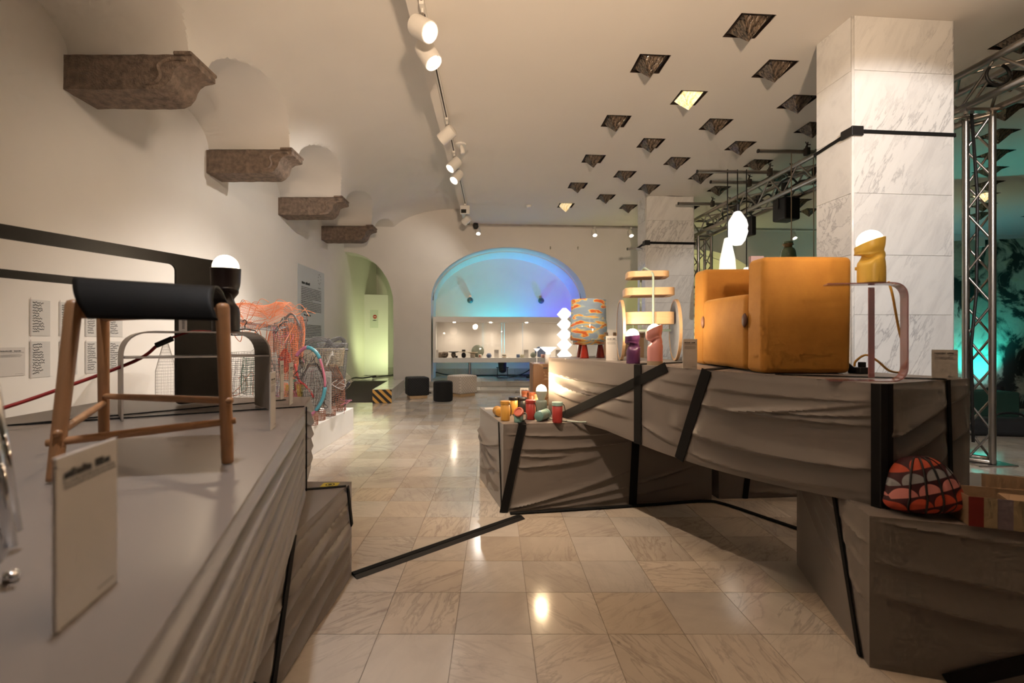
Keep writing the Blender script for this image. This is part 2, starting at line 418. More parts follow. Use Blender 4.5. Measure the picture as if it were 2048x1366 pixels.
# niches behind the two big arches: jambs, soffit and back wall
def niche(name, s0, s1, fz, d0, d1, inset):
    b = MB(); N = 40; m = (s0+s1)/2; hw = (s1-s0)/2-inset
    sm = [m-hw*math.cos(PI*k/N) for k in range(N+1)]
    f2 = lambda s: fz(m+(s-m)*(s1-s0)/2/hw)-inset
    for a, c in zip(sm[:-1], sm[1:]):
        b.add([FW(a,d0,f2(a)), FW(c,d0,f2(c)), FW(c,d1,f2(c)), FW(a,d1,f2(a))], [(0,1,2,3)])
        b.add([FW(a,d1,0), FW(c,d1,0), FW(c,d1,f2(c)), FW(a,d1,f2(a))], [(0,1,2,3)])
        if inset:
            b.add([FW(a,d0,f2(a)), FW(c,d0,f2(c)), FW(c,d0,f2(c)+inset+.06), FW(a,d0,f2(a)+inset+.06)], [(0,1,2,3)])
    for e, o_ in ((sm[0], s0), (sm[-1], s1)):
        b.add([FW(e,d0,0), FW(e,d1,0), FW(e,d1,f2(e)), FW(e,d0,f2(e))], [(0,1,2,3)])
        b.add([FW(e,d0,0), FW(o_,d0,0), FW(o_,d0,f2(e)+.05), FW(e,d0,f2(e)+.05)], [(0,1,2,3)])
    return struct(b.build(name, M['wall'], merge=True))
niche('wall_niche_main', *AR[1], WT, 1.45, .02)
niche('wall_niche_side', *AR[2], WT, 1.6, .02)
# hall behind the left arch
b = MB()
for p in ([FW(-2.30,WT,0), FW(-2.30,3.0,0), FW(-2.30,3.0,3.6), FW(-2.30,WT,3.6)], [FW(-3.9,3.0,0), FW(-2.3,3.0,0), FW(-2.3,3.0,3.6), FW(-3.9,3.0,3.6)], [FW(-3.9,WT,3.6), FW(-2.3,WT,3.6), FW(-2.3,3.0,3.6), FW(-3.9,3.0,3.6)],
          [FW(-2.30,WT,0), FW(-2.47,WT,0), FW(-2.47,WT,3.6), FW(-2.30,WT,3.6)]):
    b.add(p, [(0,1,2,3)])
struct(b.build('wall_hall', M['wall']))
SZ = .19
def fbox(b, s0, s1, d0, d1, z0, z1, mi=0):
    return b.prism([FW(s0,d0,0)[:2], FW(s1,d0,0)[:2], FW(s1,d1,0)[:2], FW(s0,d1,0)[:2]], z0, z1, mi)
struct(fbox(MB(), -3.62, -2.31, -.02, 2.99, .002, SZ).build('floor_hall', M['steps']))
# stage with marble steps: slabs are pieces of it
st = struct(fbox(MB(), -1.54, 2.25, -.33, 1.44, .002, SZ-.03).build('floor_stage', M['steps']))
xx = [-1.54+.6*k for k in range(6)]+[2.25]
for a, c in zip(xx[:-1], xx[1:]):
    fbox(MB(), a+.003, c-.003, -.36, 1.44, SZ-.03, SZ).build('slab', M['steps'], st)
    fbox(MB(), a+.003, c-.003, -.355, -.335, .07, SZ-.033).build('riser', M['steps'], st)
s2 = -1.62
for k in range(7):
    fbox(MB(), s2+.62*k+.003, s2+.62*(k+1)-.003, -1.16, -.335, .038, .066).build('slab', M['steps'], st)
    fbox(MB(), s2+.62*k+.15, s2+.62*(k+1)+.144, -1.14, -1.11, .002, .036).build('riser', M['steps'], st)
# marble baseboards in lengths
bb = struct(MB().box((XL, -4.6, 0), (XL+.004, -4.5, .16)).build('baseboard_left', M['steps']))
y = -1.
while y < 11.0:
    MB().box((XL+.001, y+.002, .0), (XL+.022, min(11.05, y+.8)-.002, .16)).build('slab', M['steps'], bb); y += .8
bb = struct(fbox(MB(), -2.46, -2.0, -.022, -.0, .0, .165).build('baseboard_far', M['steps']))
for s0, s1, d0, d1 in ((-1.998, -1.565, -.022, 0), (2.28, 2.74, -.022, 0), (2.742, 3.19, -.022, 0)): fbox(MB(), s0, s1, d0, d1, 0, .165).build('slab', M['steps'], bb)
for k in range(7): fbox(MB(), -1.53+.54*k+.002, -1.53+.54*(k+1)-.002, 1.42, 1.448, SZ, SZ+.2).build('slab', M['steps'], bb)
for k in range(2): fbox(MB(), -3.6+.65*k+.002, -3.6+.65*(k+1)-.002, 2.97, 2.998, SZ, SZ+.16).build('slab', M['steps'], bb)

# ---- marble pillars clad in slabs
ZJ = [0, .31, .84, 1.372, 1.889, 2.42, 2.95, 3.48, CEIL]
def pillar(name, corner, ang, w_, d_, label):
    p = thing(name, label, 'pillar', (*corner, 0), ang)
    p['kind'] = 'structure'; del p['category']
    MB().box((.012, .012, 0), (w_-.012, d_-.012, CEIL)).build('core', M['grout'], p)
    for z0, z1 in zip(ZJ[:-1], ZJ[1:]):
        z0 += .0012; z1 -= .0012
        MB().box((.02, 0, z0), (w_-.02, .012, z1)).build('slab', M['pillar'], p, bevel=.0015, seg=1)
        MB().box((0, .02, z0), (.012, d_-.02, z1)).build('slab', M['pillar'], p, bevel=.0015, seg=1)
        MB().box((w_-.012, .02, z0), (w_, d_-.02, z1)).build('slab', M['pillar'], p)
        MB().box((.02, d_-.012, z0), (w_-.02, d_, z1)).build('slab', M['pillar'], p)
    for x in (.006, w_-.006): MB().lathe([(.013, 0), (.013, CEIL)], 12, (x+(.006 if x < .1 else -.006), .012, 0)).build('corner_trim', M['pillar'], p, smooth=True)
    return p
P1 = pillar('wall_pillar', (3.077, 3.96), math.radians(4.4), .955, .42, 'near white marble pillar with grey veins behind the yellow armchair')
P2 = pillar('wall_pillar', (2.90, 8.86), math.radians(4.0), .97, .42, 'far marble pillar behind the wooden trolley')
def pillar_strap(p, w_, d_, z, hz, dz):
    o = .004; b = MB()
    pts = [(-o, d_+o, z-dz), (-o, -o, z), (w_+o, -o, z-.002), (w_+o, d_+o, z)]
    for (x0, y0, z0), (x1, y1, z1) in zip(pts[:-1], pts[1:]):
        n = Vector((y1-y0, -(x1-x0), 0)).normalized()*.006
        b.add([(x0,y0,z0),(x1,y1,z1),(x1,y1,z1+hz),(x0,y0,z0+hz),(x0+n.x,y0+n.y,z0),(x1+n.x,y1+n.y,z1),(x1+n.x,y1+n.y,z1+hz),(x0+n.x,y0+n.y,z0+hz)],
              [(0,1,2,3),(7,6,5,4),(0,4,5,1),(3,2,6,7),(1,5,6,2),(0,3,7,4)])
    st = b.build('ratchet_strap', M['blackmat']); st.location = p.location; st.rotation_euler = p.rotation_euler
    MB().box((-.02, -.022, z-.025), (.085, -.004, z+hz+.025)).build('corner_guard', M['black'], st, bevel=.003)
    MB().box((-.022, -.02, z-.025), (-.004, .10, z+hz+.02)).build('corner_guard', M['black'], st, bevel=.003)
    return st
tag(pillar_strap(P1, .955, .42, 2.935, .03, .04), 'black strap tied round the near marble pillar', 'strap')
tag(pillar_strap(P2, .97, .42, 3.02, .045, .03), 'black strap tied round the far marble pillar', 'strap')

# ---- stone corbels
prof = [(0,0),(.72,0),(.80,.004),(.855,.03),(.90,.085),(.915,.135),(.935,.18),(.985,.212),(1.05,.225),(1.075,.235),(1.075,.30),(1.06,.325),(1.035,.318),(1.015,.29),(.98,.292),(0,.292)]
LBL = ['nearest and largest of the weathered brown stone corbels on left wall', 'second nearest brown stone corbel under the vault', 'third weathered stone corbel along the left wall', 'farthest stone corbel on left wall beside the arch']
for k in range(4):
    c = thing('stone_corbel', LBL[k], 'corbel', (XL, 3.87+1.915*k, 3.26), 0, 'stone corbels under the vault')
    random.seed(20+k); b = MB(); NY = 7; n = len(prof); vs = []
    sub = []
    for (x0, z0), (x1, z1) in zip(prof, prof[1:]+prof[:1]):
        m = max(1, int(math.hypot(x1-x0, z1-z0)/.05))
        for q in range(m): sub.append((x0+(x1-x0)*q/m, z0+(z1-z0)*q/m))
    n = len(sub)
    for j in range(NY+1):
        for (x, z) in sub:
            q = mnoise.noise_vector(Vector((x*9, j*3.1+k*7, z*9)))*.008
            vs.append((max(x+q.x, -.02) if x > .01 else -.02, j*.33/NY+(q.y if j in (0, NY) else 0), z+q.z))
    fs = [(j*n+i, j*n+(i+1) % n, (j+1)*n+(i+1) % n, (j+1)*n+i) for j in range(NY) for i in range(n)]+[tuple(range(n)), tuple(NY*n+i for i in range(n))]
    o = b.add(vs, fs).build('block', M['stone'], c); smooth_angle(o, 40)
    sc_ = bez([(.70,-.006,.04),(.78,-.006,.06),(.82,-.006,.12),(.80,-.006,.19),(.86,-.006,.24),(.95,-.006,.255),(1.03,-.006,.25)], 5)
    MB().tube(sc_, [.022*min(1, .35+i/8) for i in range(len(sc_))], 8, flat=.6).build('scroll', M['stone'], c, smooth=True)
    rim = [(.93,-.02),(1.085,-.02),(1.085,.35),(.93,.35)]
    MB().prism(rim, .285, .318).build('cap', M['stone'], c, bevel=.012)
# ================================================================== CEILING FIXTURES
def pyr_mat(name, lit=0):
    t = NT(name); v = t.coord(); mp = t.n('ShaderNodeMapping'); mp.inputs['Scale'].default_value = (26, 26, 5); t.l(v, mp.inputs[0])
    f = t.noise(1.6, 3, .5, mp.outputs[0], .4)
    if lit:
        t.set(Base_Color=(.5,.4,.2), Roughness=.2); c = t.ramp(f, [(.35, (.75,.45,.12)), (.6, (1,.86,.55))]); t.l(c, t.b.inputs['Emission Color']); t.b.inputs['Emission Strength'].default_value = lit
    else:
        t.l(t.ramp(f, [(.35, (.03,.022,.016)), (.7, (.20,.145,.10))]), t.b.inputs['Base Color']); t.set(Roughness=.14); t.b.inputs['Specular IOR Level'].default_value = .8
    t.bump(f, .9, .02); return t.m
M['pyr'] = pyr_mat('smoked_ribbed_glass'); M['pyr_lit'] = pyr_mat('lit_ribbed_glass', .95); M['pyr_dim'] = pyr_mat('dimly_lit_ribbed_glass', .6)
M['housing'] = mat('dark_brown_housing', (.022, .013, .009), .5)
ORD = ['first','second','third','fourth','fifth','sixth','seventh','eighth','ninth','tenth']
pyr0 = {}
def pyramid(r, k, s, t, lit, label):
    x, y, z = G(s, t); o = thing('pyramid_light', label, 'ceiling light', (x, y, z), CA, 'pyramid ceiling lights')
    if 'h' not in pyr0:
        h = .152; b = MB()
        for sx0, sy0, sx1, sy1 in ((-h,-h,h,-h),(h,-h,h,h),(h,h,-h,h),(-h,h,-h,-h)):
            b.add([(sx0,sy0,-.003),(sx1,sy1,-.003),(sx1,sy1,.09),(sx0,sy0,.09)], [(0,1,2,3)])
        b.add([(-h,-h,.09),(h,-h,.09),(h,h,.09),(-h,h,.09)], [(0,1,2,3)])
        a = .152; c = .146
        for q in range(4):
            pass
        hm = b.build('housing', M['housing']); pyr0['h'] = hm.data; bpy.data.objects.remove(hm)
        a = .118; n = 10; b = MB()
        for q in range(4):
            A = Vector((a, -a, .02)); B = Vector((a, a, .02)); R = Matrix.Rotation(q*PI/2, 3, 'Z')
            def pf(u, v_, A=A, B=B, R=R):
                e = A.lerp(B, u); rad = 1-v_*.97; p = Vector((e.x*rad, e.y*rad, .02-.155*v_**.95))
                p += Vector((.004*math.sin(u*31+v_*3)*(1-v_)*min(1, v_*6), 0, 0)); return tuple(R @ p)
            b.grid(pf, 16, 8)
        b.lathe([(.118*1.38, .02), (.118*1.42, .06)], 4) if False else None
        for nm, mm in (('p', 'pyr'), ('l', 'pyr_lit'), ('d', 'pyr_dim')):
            q = b.build('pyramid', M[mm], merge=True, smooth=True); smooth_angle(q, 40); pyr0[nm] = q.data; bpy.data.objects.remove(q)
        b = MB(); 
        for q in range(4):
            R = Matrix.Rotation(q*PI/2, 3, 'Z'); pts = [(.118,-.118,.012),(.118,.118,.012),(.132,.132,.012),(.132,-.132,.012),(.118,-.118,.03),(.118,.118,.03),(.132,.132,.03),(.132,-.132,.03)]
            b.add([tuple(R @ Vector(p)) for p in pts], [(0,1,2,3),(4,7,6,5),(0,4,5,1),(2,6,7,3)])
        q = b.build('rim', M['housing']); pyr0['r'] = q.data; bpy.data.objects.remove(q)
    for nm, key in (('housing', 'h'), ('pyramid', lit), ('rim', 'r')):
        q = bpy.data.objects.new(nm, pyr0[key]); COL.objects.link(q); q.parent = o
    return o
rows = {}
for r, s, t in holes:
    x, y, z = G(s, t); u = VPX+x*F_PX/y; v = VPY-(CEIL-CAM_H)*F_PX/y
    ok = -20 < u < 2120 and v > -10
    if 1655 < u < 1915 and y > 4.0: ok = False                       # wholly behind the near pillar
    if 1296 < u < 1384 and y > 8.9: ok = False
    rows.setdefault(r, []).append((s, t, ok))
for r, L in rows.items():
    k = 0
    for s, t, ok in L:
        if not ok: continue
        k += 1
        lit = 'l' if (r == 2 and k == 1) or (r == 7 and s > 6.5 and s < 7.6) else ('d' if r == 9 and k == 1 else 'p')
        nm = {'l': 'glowing pyramid ceiling light' if r == 2 else 'glowing pyramid ceiling light by the green canvas', 'd': 'dimly glowing pyramid ceiling light near the far wall', 'p': 'dark ribbed-glass pyramid ceiling light, %s from left in the %s row from the front' % (ORD[k-1], ORD[r])}[lit]
        if lit == 'l' and r == 2: nm = 'brightly lit pyramid ceiling light in the third row'
        pyramid(r, k, s, t, lit, nm)

# ---- track and spot heads
M['lens'] = emit('lit_lens', (1, .93, .82), 9); M['lensoff'] = mat('dark_lens', (.02,.02,.02), .15)
ZTR = CEIL-.035
tr = thing('lighting_track', 'long white lighting track with dark slot along the ceiling edge', 'track', (-.60, 0, ZTR))
MB().box((-.02, -3, 0), (.02, 10.95, .035)).build('rail', M['whitegloss'], tr)
MB().box((-.007, -3, -.002), (.007, 10.95, .001)).build('slot', M['housing'], tr)
tr2 = thing('lighting_track', 'thin lighting track along the top of the far wall', 'track', (0, 0, 0))
a_ = FW(-.75, -.28, ZTR); b_ = FW(9.0, -.28, ZTR)
def barbox(p, q, w_, h_):
    p = Vector(p); q = Vector(q); n = Vector((-(q-p).y, (q-p).x, 0)).normalized()*w_/2
    return MB().prism([(p+n)[:2], (p-n)[:2], (q-n)[:2], (q+n)[:2]], p.z, p.z+h_)
barbox(a_, b_, .04, .035).build('rail', M['steel'], tr2)
def spot_head(base, aim, label, r=.055, L=.15, lit=True, drop=.13, energy=0, color=NEUT, angle=50, blackface=False):
    base = Vector(base); o = thing('track_spotlight', label, 'spotlight', base, 0, 'track spotlights')
    d = (Vector(aim)-base).normalized(); q = d.to_track_quat('Z', 'Y'); c = Vector((0, 0, -drop))
    MB().box((-.02, -.06, -.028), (.02, .06, .0)).build('adapter', M['whitegloss'], o, bevel=.003)
    MB().lathe([(.011, -drop+.02), (.011, -.02)], 10).build('stem', M['whitegloss'], o, smooth=False)
    MB().lathe([(.018, -drop*.62), (.018, -drop*.36)], 10).build('joint', M['steel'], o)
    b = MB().lathe([(r*.55, -L*.52), (r*.96, -L*.45), (r, -L*.3), (r, L*.48), (r*.93, L*.5), (r*.86, L*.47), (r*.8, L*.40), (.0, L*.36)], 24)
    bo = b.build('can', M['whitegloss'], o, loc=c); bo.rotation_mode = 'QUATERNION'; bo.rotation_quaternion = q; smooth_angle(bo, 40)
    ln = MB().lathe([(r*(.58 if lit else .8), L*.42), (r*.45, L*.455), (0, L*.465)], 20).build('lens', M['lens'] if lit else M['lensoff'], bo, smooth=True)
    if energy:
        l = lamp('spot_beam', 'SPOT', c+d*(L*.56), energy, color, size=.025, angle=angle, blend=.8, parent=o); l.rotation_mode = 'QUATERNION'; l.rotation_quaternion = d.to_track_quat('-Z', 'Y')
    return o
def tk(y): return (-.60, y, ZTR)
spot_head(tk(3.80), (.35, 3.2, 3.05), 'nearest lit track spotlight, its bright lens facing the camera', .085, .21, True, .19, 18, WARM, 60)
spot_head(tk(4.12), (.0, 3.95, 2.9), 'second lit track spotlight, hanging right behind the nearest one', .085, .22, True, .20, 30, WARM, 60)
spot_head(tk(5.75), (-3.4, 6.9, 2.1), 'third track spotlight, white can turned away towards the left wall', .08, .21, False, .19, 85, NEUT, 95)
spot_head(tk(6.75), (-2.8, 5.6, 1.2), 'fourth track spotlight, lit, aimed down at the wire sculptures', .075, .2, True, .18, 240, NEUT, 66)
spot_head(tk(7.25), (-2.6, 5.4, .6), 'fifth track spotlight, lit, close behind the fourth', .075, .2, True, .18, 220, NEUT, 66)
spot_head(tk(9.75), (-2.4, 11.2, 2.6), 'white track spotlight at the far end of the ceiling track', .075, .19, False, .2, 22, NEUT, 110)
fl_ = thing('track_floodlight', 'flat square floodlight near far end of the ceiling track', 'floodlight', tk(9.3))
MB().box((-.02,-.05,-.03),(.02,.05,0)).build('adapter', M['whitegloss'], fl_)
MB().box((-.10,-.03,-.20),(.09,.03,-.03)).build('body', M['whitegloss'], fl_, bevel=.006)
MB().box((-.085,-.034,-.185),(.02,-.028,-.11)).build('lens', M['lensoff'], fl_, rot=(0,0,0))
cd = thing('security_camera', 'black dome security camera at the end of the track', 'camera', (-.46, 10.95, CEIL))
MB().lathe([(.06, 0), (.06, -.03)], 16).build('mount', M['black'], cd); MB().lathe([(.0, -.14), (.04, -.125), (.065, -.085), (.07, -.03)], 20).build('dome', M['black'], cd, smooth=True)
sp = thing('ceiling_sensor', 'small white swivel fitting on the ceiling right of the track', 'sensor', tuple(at(922, 290, 6.55)[:2])+(CEIL,))
MB().lathe([(.07, -.018), (.08, 0)], 20).build('base', M['whitegloss'], sp); MB().tube([(0,0,-.01),(.01,0,-.05),(.03,-.02,-.14)], [.018,.03,.032], 12).build('head', M['whitegloss'], sp, smooth=True)
sd = tag(MB().lathe([(.03, -.045), (.045, -.04), (.05, -.01), (.055, 0)], 20, tuple(at(1058, 411, 9.5)[:2])+(CEIL,)).build('smoke_detector', M['whitegloss'], smooth=True), 'small round smoke detector on ceiling before the far wall', 'smoke detector')
for (s, lb, e) in ((-.42, 'star-bright small spotlight above the left side of the blue arch', 90), (2.40, 'lit small spotlight above the right end of the blue arch', 90), (3.30, 'lit small spotlight just left of the far pillar', 60), (7.45, 'lit small spotlight on far wall right of the pendants', 60)):
    p = FW(s, -.28, ZTR); spot_head(p, FW(s+.1, -2.6, 0), lb, .06, .17, True, .14, e*1.15, NEUT, 80)
# hooks on the far wall
for s, lb in ((1.37, 'left small hook on the far wall above blue arch'), (2.06, 'right small hook on the far wall above blue arch')):
    p = FW(s, 0, 3.45); h = MB().tube([(0,0,.03),(0,-.03,.03),(0,-.05,0),(0,-.03,-.03)], .012, 8).build('wall_hook', M['steel'], loc=p, smooth=True); tag(h, lb, 'hook')
# ================================================================== WRAPPED PLATFORMS
def sstep(x): x = max(0, min(1, x)); return x*x*(3-2*x)
def wrapped(name, label, quad, z0s, z1s, faces, cat='plinth', res=.013, sag=None, pleats=None):
    """Box covered in stretch fabric. quad: 4 corners counter-clockwise seen from above. faces: {i: (folds, straps)} for the side from corner i to i+1.
    folds (a0,b0,a1,b1,amp,width); straps (a0,b0,a1,b1,width). Returns (empty, point function)."""
    root = thing(name, label, cat, (0,0,0))
    b = MB(); Q = [Vector(q) for q in quad]
    def base(i, a, bb):
        p = Q[i].lerp(Q[(i+1) % 4], a); zl = z0s[i]*(1-a)+z0s[(i+1) % 4]*a; zh = z1s[i]*(1-a)+z1s[(i+1) % 4]*a
        return Vector((p.x, p.y, zl+(zh-zl)*bb))
    def nrm(i):
        d = Q[(i+1) % 4]-Q[i]; return Vector((d.y, -d.x, 0)).normalized()
    def disp(i, a, bb):
        if i not in faces: return 0
        folds, straps = faces[i]; L = (Q[(i+1) % 4]-Q[i]).length; H = z1s[i]-z0s[i]; px, py = a*L, bb*H; d = 0
        for a0, b0, a1, b1, A, wd in folds:
            ax, ay, bx, by = a0*L, b0*H, a1*L, b1*H; dx, dy = bx-ax, by-ay; l2 = dx*dx+dy*dy; l = math.sqrt(l2)
            t = ((px-ax)*dx+(py-ay)*dy)/l2; s = ((px-ax)*dy-(py-ay)*dx)/l*(-1 if dx > 0 else 1)
            s += .022*l*math.sin(PI*max(0, min(1, t)))
            wl = wd*(.35+1.3*max(0, min(1, t if A > 0 else 1-t)))
            tp = sstep((t+.06)/.16)*sstep((1.06-t)/.3); A_ = abs(A)
            if tp <= 0: continue
            d += A_*tp*(math.exp(-(abs(s)/(1.5*wl))**1.4) if s > 0 else math.exp(-(s/(.22*wl))**2)*1.12-.12*math.exp(-(s/(1.2*wl))**2))
        d += .004*mnoise.noise(Vector((px*1.6+i*5, py*3.2, i*3.3)))
        if pleats and i in pleats:
            n_, A_, aend, slp = pleats[i]; ph = n_*((bb-slp*a)*(1.0+.12*a)+.05*math.sin(2.3*a+1)+.035*math.sin(5*a+3*bb)); fr_ = ph-math.floor(ph); kk = mnoise.noise(Vector((math.floor(ph)*3.7, a*1.5, 2)))
            d += A_*(1+.5*kk)*(math.sin(PI*fr_)**.6-.45)*sstep((aend-a)/.06)*sstep((1-bb)/.12)
        for a0, b0, a1, b1, wd in straps:
            ax, ay, bx, by = a0*L, b0*H, a1*L, b1*H; dx, dy = bx-ax, by-ay; l2 = dx*dx+dy*dy
            t = max(0, min(1, ((px-ax)*dx+(py-ay)*dy)/l2)); q = math.hypot(px-ax-t*dx, py-ay-t*dy)
            k = 1-math.exp(-(q/(wd*.9))**2); d = d*k-.004*(1-k)
        e = sstep(min(px, L-px)/.06)*sstep((H-py)/.03)*sstep(.3+py/.03)
        return d*e+.004*e
    RB = .012
    for i in range(4):
        L = (Q[(i+1) % 4]-Q[i]).length; H = z1s[i]-z0s[i]; hi = i in faces
        nu = max(4, int(L/(res if hi else .15))); nv = max(4, int(H/(res*.36 if hi else .15))); nn = nrm(i)
        def fn(a, bb, i=i, nn=nn):
            p = base(i, a, bb); p += nn*disp(i, a, bb)
            if sag and i in sag: p.z -= sag[i]*max(0, math.sin(PI*(a-.3)/.68))*(1-bb)**1.5
            return tuple(p)
        b.grid(fn, nu, nv)
    ny = 30
    def top(a, c):
        p0 = base(0, a, 1); p1 = base(2, 1-a, 1); return tuple(p0.lerp(p1, c)) 
    b.grid(top, 30, 20)
    b.add([base(i, 0, 0) for i in range(4)], [(3,2,1,0)])
    o = b.build('fabric_cover', M['fabric'], root, merge=True); smooth_angle(o, 50)
    def pt(i, a, bb, off=.008):
        p = base(i, a, bb)+nrm(i)*off
        if sag and i in sag: p.z -= sag[i]*max(0, math.sin(PI*(a-.3)/.68))*(1-bb)**1.5
        return p
    for i, (folds, straps) in faces.items():
        for a0, b0, a1, b1, wd in straps:
            ribbon(root, [pt(i, a0+(a1-a0)*k/10, b0+(b1-b0)*k/10, .006) for k in range(11)], nrm(i), wd)
    root_info[name+str(len(root_info))] = root
    return root, pt
root_info = {}
def ribbon(root, pts, n, wd, th=.005, name='strap', m=None):
    pts = [Vector(p) for p in pts]; n = Vector(n); b = MB(); vs = []; fs = []
    for k, p in enumerate(pts):
        t = (pts[min(k+1, len(pts)-1)]-pts[max(k-1, 0)]).normalized(); nn = n[k] if isinstance(n, list) else n
        s = t.cross(nn).normalized()*wd/2
        vs += [p-s, p+s, p+s+nn*th, p-s+nn*th]
    for k in range(len(pts)-1):
        a = k*4
        for q in range(4): fs.append((a+q, a+(q+1) % 4, a+4+(q+1) % 4, a+4+q))
    fs += [(0,1,2,3), tuple(len(vs)-4+q for q in range(4))]
    return b.add(vs, fs).build(name, m or M['blackmat'], root)
def rfolds(n, seed, amp=(.008, .016), wd=(.014, .03), slope=.12, conv=None):
    rg = random.Random(seed); out = []
    for k in range(n):
        b0 = (k+rg.uniform(.2, .8))/n; a0 = rg.uniform(0, .3); a1 = rg.uniform(.6, 1.0)
        b1 = b0+rg.uniform(-slope, slope)
        if conv: b1 = b0*(1-conv[1])+conv[0]*conv[1]
        out.append((a0, b0, a1, min(.97, max(.03, b1)), rg.uniform(*amp)*rg.choice((1, -1)), rg.uniform(*wd)))
    return out
# right, upper: the long beam that carries the armchair
BQ = [(.408, 3.51), (1.42, 1.686), (1.96, 1.90), (.93, 3.83)]
def ztop(y): return .984+(y-1.686)*.0187
BZ1 = [ztop(y) for x, y in BQ]; BZ0 = [.587, .53, .535, .592]
F0 = [(-.02,.76,.44,.70,-.018,.020),(.0,.63,.24,.47,-.024,.014),(.04,.40,.43,.30,.012,.045),(.20,.54,.44,.52,.012,.02),
      (.44,.88,1.03,.86,-.010,.028),(.45,.70,1.03,.66,-.022,.028),(.56,.34,1.03,.30,-.026,.030),(.70,.60,1.02,.87,.012,.016),(.80,.66,1.02,.76,.014,.014),(.60,.10,.98,.10,.010,.02),(.44,.26,.62,.12,.012,.02)]
S0 = [(.435,1,.435,0,.055),(.655,1,.575,0,.055),(.535,1,.085,.03,.055)]
F1 = [(-.02,.55,.72,.84,.026,.04),(.0,.36,.72,.62,-.020,.03),(.74,.80,1,.92,.012,.03),(.25,.12,.72,.42,.018,.03),(.74,.45,1.,.60,.012,.03)]
S1 = [(.70,1,.74,0,.022)]
beam, bpt = wrapped('wrapped_beam', 'long grey fabric-wrapped beam with black straps carrying the yellow armchair', BQ, BZ0, BZ1, {0: (F0, S0), 1: (F1, S1)}, 'platform', sag={0: .045})
n0 = Vector((BQ[1][1]-BQ[0][1], -(BQ[1][0]-BQ[0][0]), 0)).normalized(); n1 = Vector((BQ[2][1]-BQ[1][1], -(BQ[2][0]-BQ[1][0]), 0)).normalized()
nc = (n0+n1).normalized()
ribbon(beam, [bpt(0, .993, 0, .010), bpt(0, .993, 1, .010)], n0, .030, .005); ribbon(beam, [bpt(1, .035, 0, .010), bpt(1, .035, 1, .010)], n1, .034, .005)
cp = Vector((BQ[1][0], BQ[1][1], 0))+nc*.010
b = MB(); b.prism([tuple((cp+nc*.006-nc.cross(Vector((0,0,1)))*.010)[:2]), tuple((cp+nc*.006+nc.cross(Vector((0,0,1)))*.010)[:2]), tuple((cp-nc*.02+nc.cross(Vector((0,0,1)))*.018)[:2]), tuple((cp-nc*.02-nc.cross(Vector((0,0,1)))*.018)[:2])], .535, .985).build('strap', M['blackmat'], beam)
up = Vector((0,0,1))
def topz(x, y): return ztop(y)
def top_strap(root, p, q, zf, wd):
    P = [Vector((p[0]+(q[0]-p[0])*k/8, p[1]+(q[1]-p[1])*k/8, 0)) for k in range(9)]
    for v in P: v.z = zf(v.x, v.y)+.0015
    ribbon(root, P, up, wd, .003)
tp = bpt(0, .655, 1, 0); top_strap(beam, (tp.x, tp.y), (tp.x+.42, tp.y+.36), topz, .055)
tp = bpt(0, .435, 1, 0); top_strap(beam, (tp.x, tp.y), (tp.x+.50, tp.y+.27), topz, .055)
tp = bpt(1, .70, 1, 0); top_strap(beam, (tp.x, tp.y), (1.25, 2.05), topz, .022)
# right, lower front box
C0 = RB0; C1 = C0+RBe1*1.25; C3 = C0+RBe2*.78; C2 = C1+RBe2*.78
FR0 = [(-.02,.72,.9,.60,.014,.03),(.02,.50,.95,.34,-.018,.022),(.25,.22,.9,.06,.012,.035),(.0,.97,.9,.93,.008,.010)]
FR3 = [(1.,.80,.40,.95,.010,.022),(1.,.62,.38,.86,.010,.02),(1.,.40,.36,.74,.011,.022),(.42,.88,.0,.99,.010,.024),(.6,.42,.05,.86,.012,.03)]
SR3 = [(.62,1,.93,0,.03)]
rbox, rpt = wrapped('wrapped_box', 'dark grey fabric-wrapped box at right holding the patterned cushion and carton', [C0, C1, C2, C3], [0]*4, [.53]*4, {0: (FR0, [(.62,.55,.17,-.0,.055)]), 3: (FR3, SR3)}, 'platform')
# left box of the right group, with the jars
LQ = [(.055, 3.067), (1.56, 3.31), (1.43, 4.12), (-.13, 3.87)]
LZ1 = [.587]*4
FL0 = [(.02,.88,.60,.88,.010,.016),(.03,.72,.62,.76,-.014,.016),(.04,.50,.46,.60,.012,.018),(.05,.64,.30,.62,.010,.012),(.0,.03,.64,.46,.014,.020),(.02,.02,.9,.42,-.012,.016),(.03,.0,.9,.24,.010,.02)]
FL3 = [(.0,.72,.8,.52,.022,.022),(.0,.62,.9,.40,-.022,.02),(.1,.42,.9,.22,.02,.03),(.2,.55,1,.78,.012,.02),(.05,.18,.75,.42,.016,.016)]
lbox, lpt = wrapped('wrapped_box', 'grey fabric-wrapped box under the left end of the beam, jars on top', LQ, [0]*4, LZ1, {0: (FL0, [(.085,1,.0,0,.055),(.62,1,.60,0,.055)]), 3: (FL3, [(.88,1,.985,0,.02)])}, 'platform')
tp = lpt(0, .085, 1, 0); top_strap(lbox, (tp.x, tp.y), (tp.x-.04, tp.y+.72), lambda x, y: .587, .055)
# middle support box behind
MQ = [(1.62, 3.33), (2.50, 3.40), (2.44, 4.1), (1.56, 4.05)]
mbox, mpt = wrapped('wrapped_box', 'dark wrapped support box in shadow under the beam behind the floor cable', MQ, [0]*4, [.56]*4, {0: (rfolds(5, 11, slope=.3), [(.30,1,.22,0,.04)])}, 'platform', res=.03)
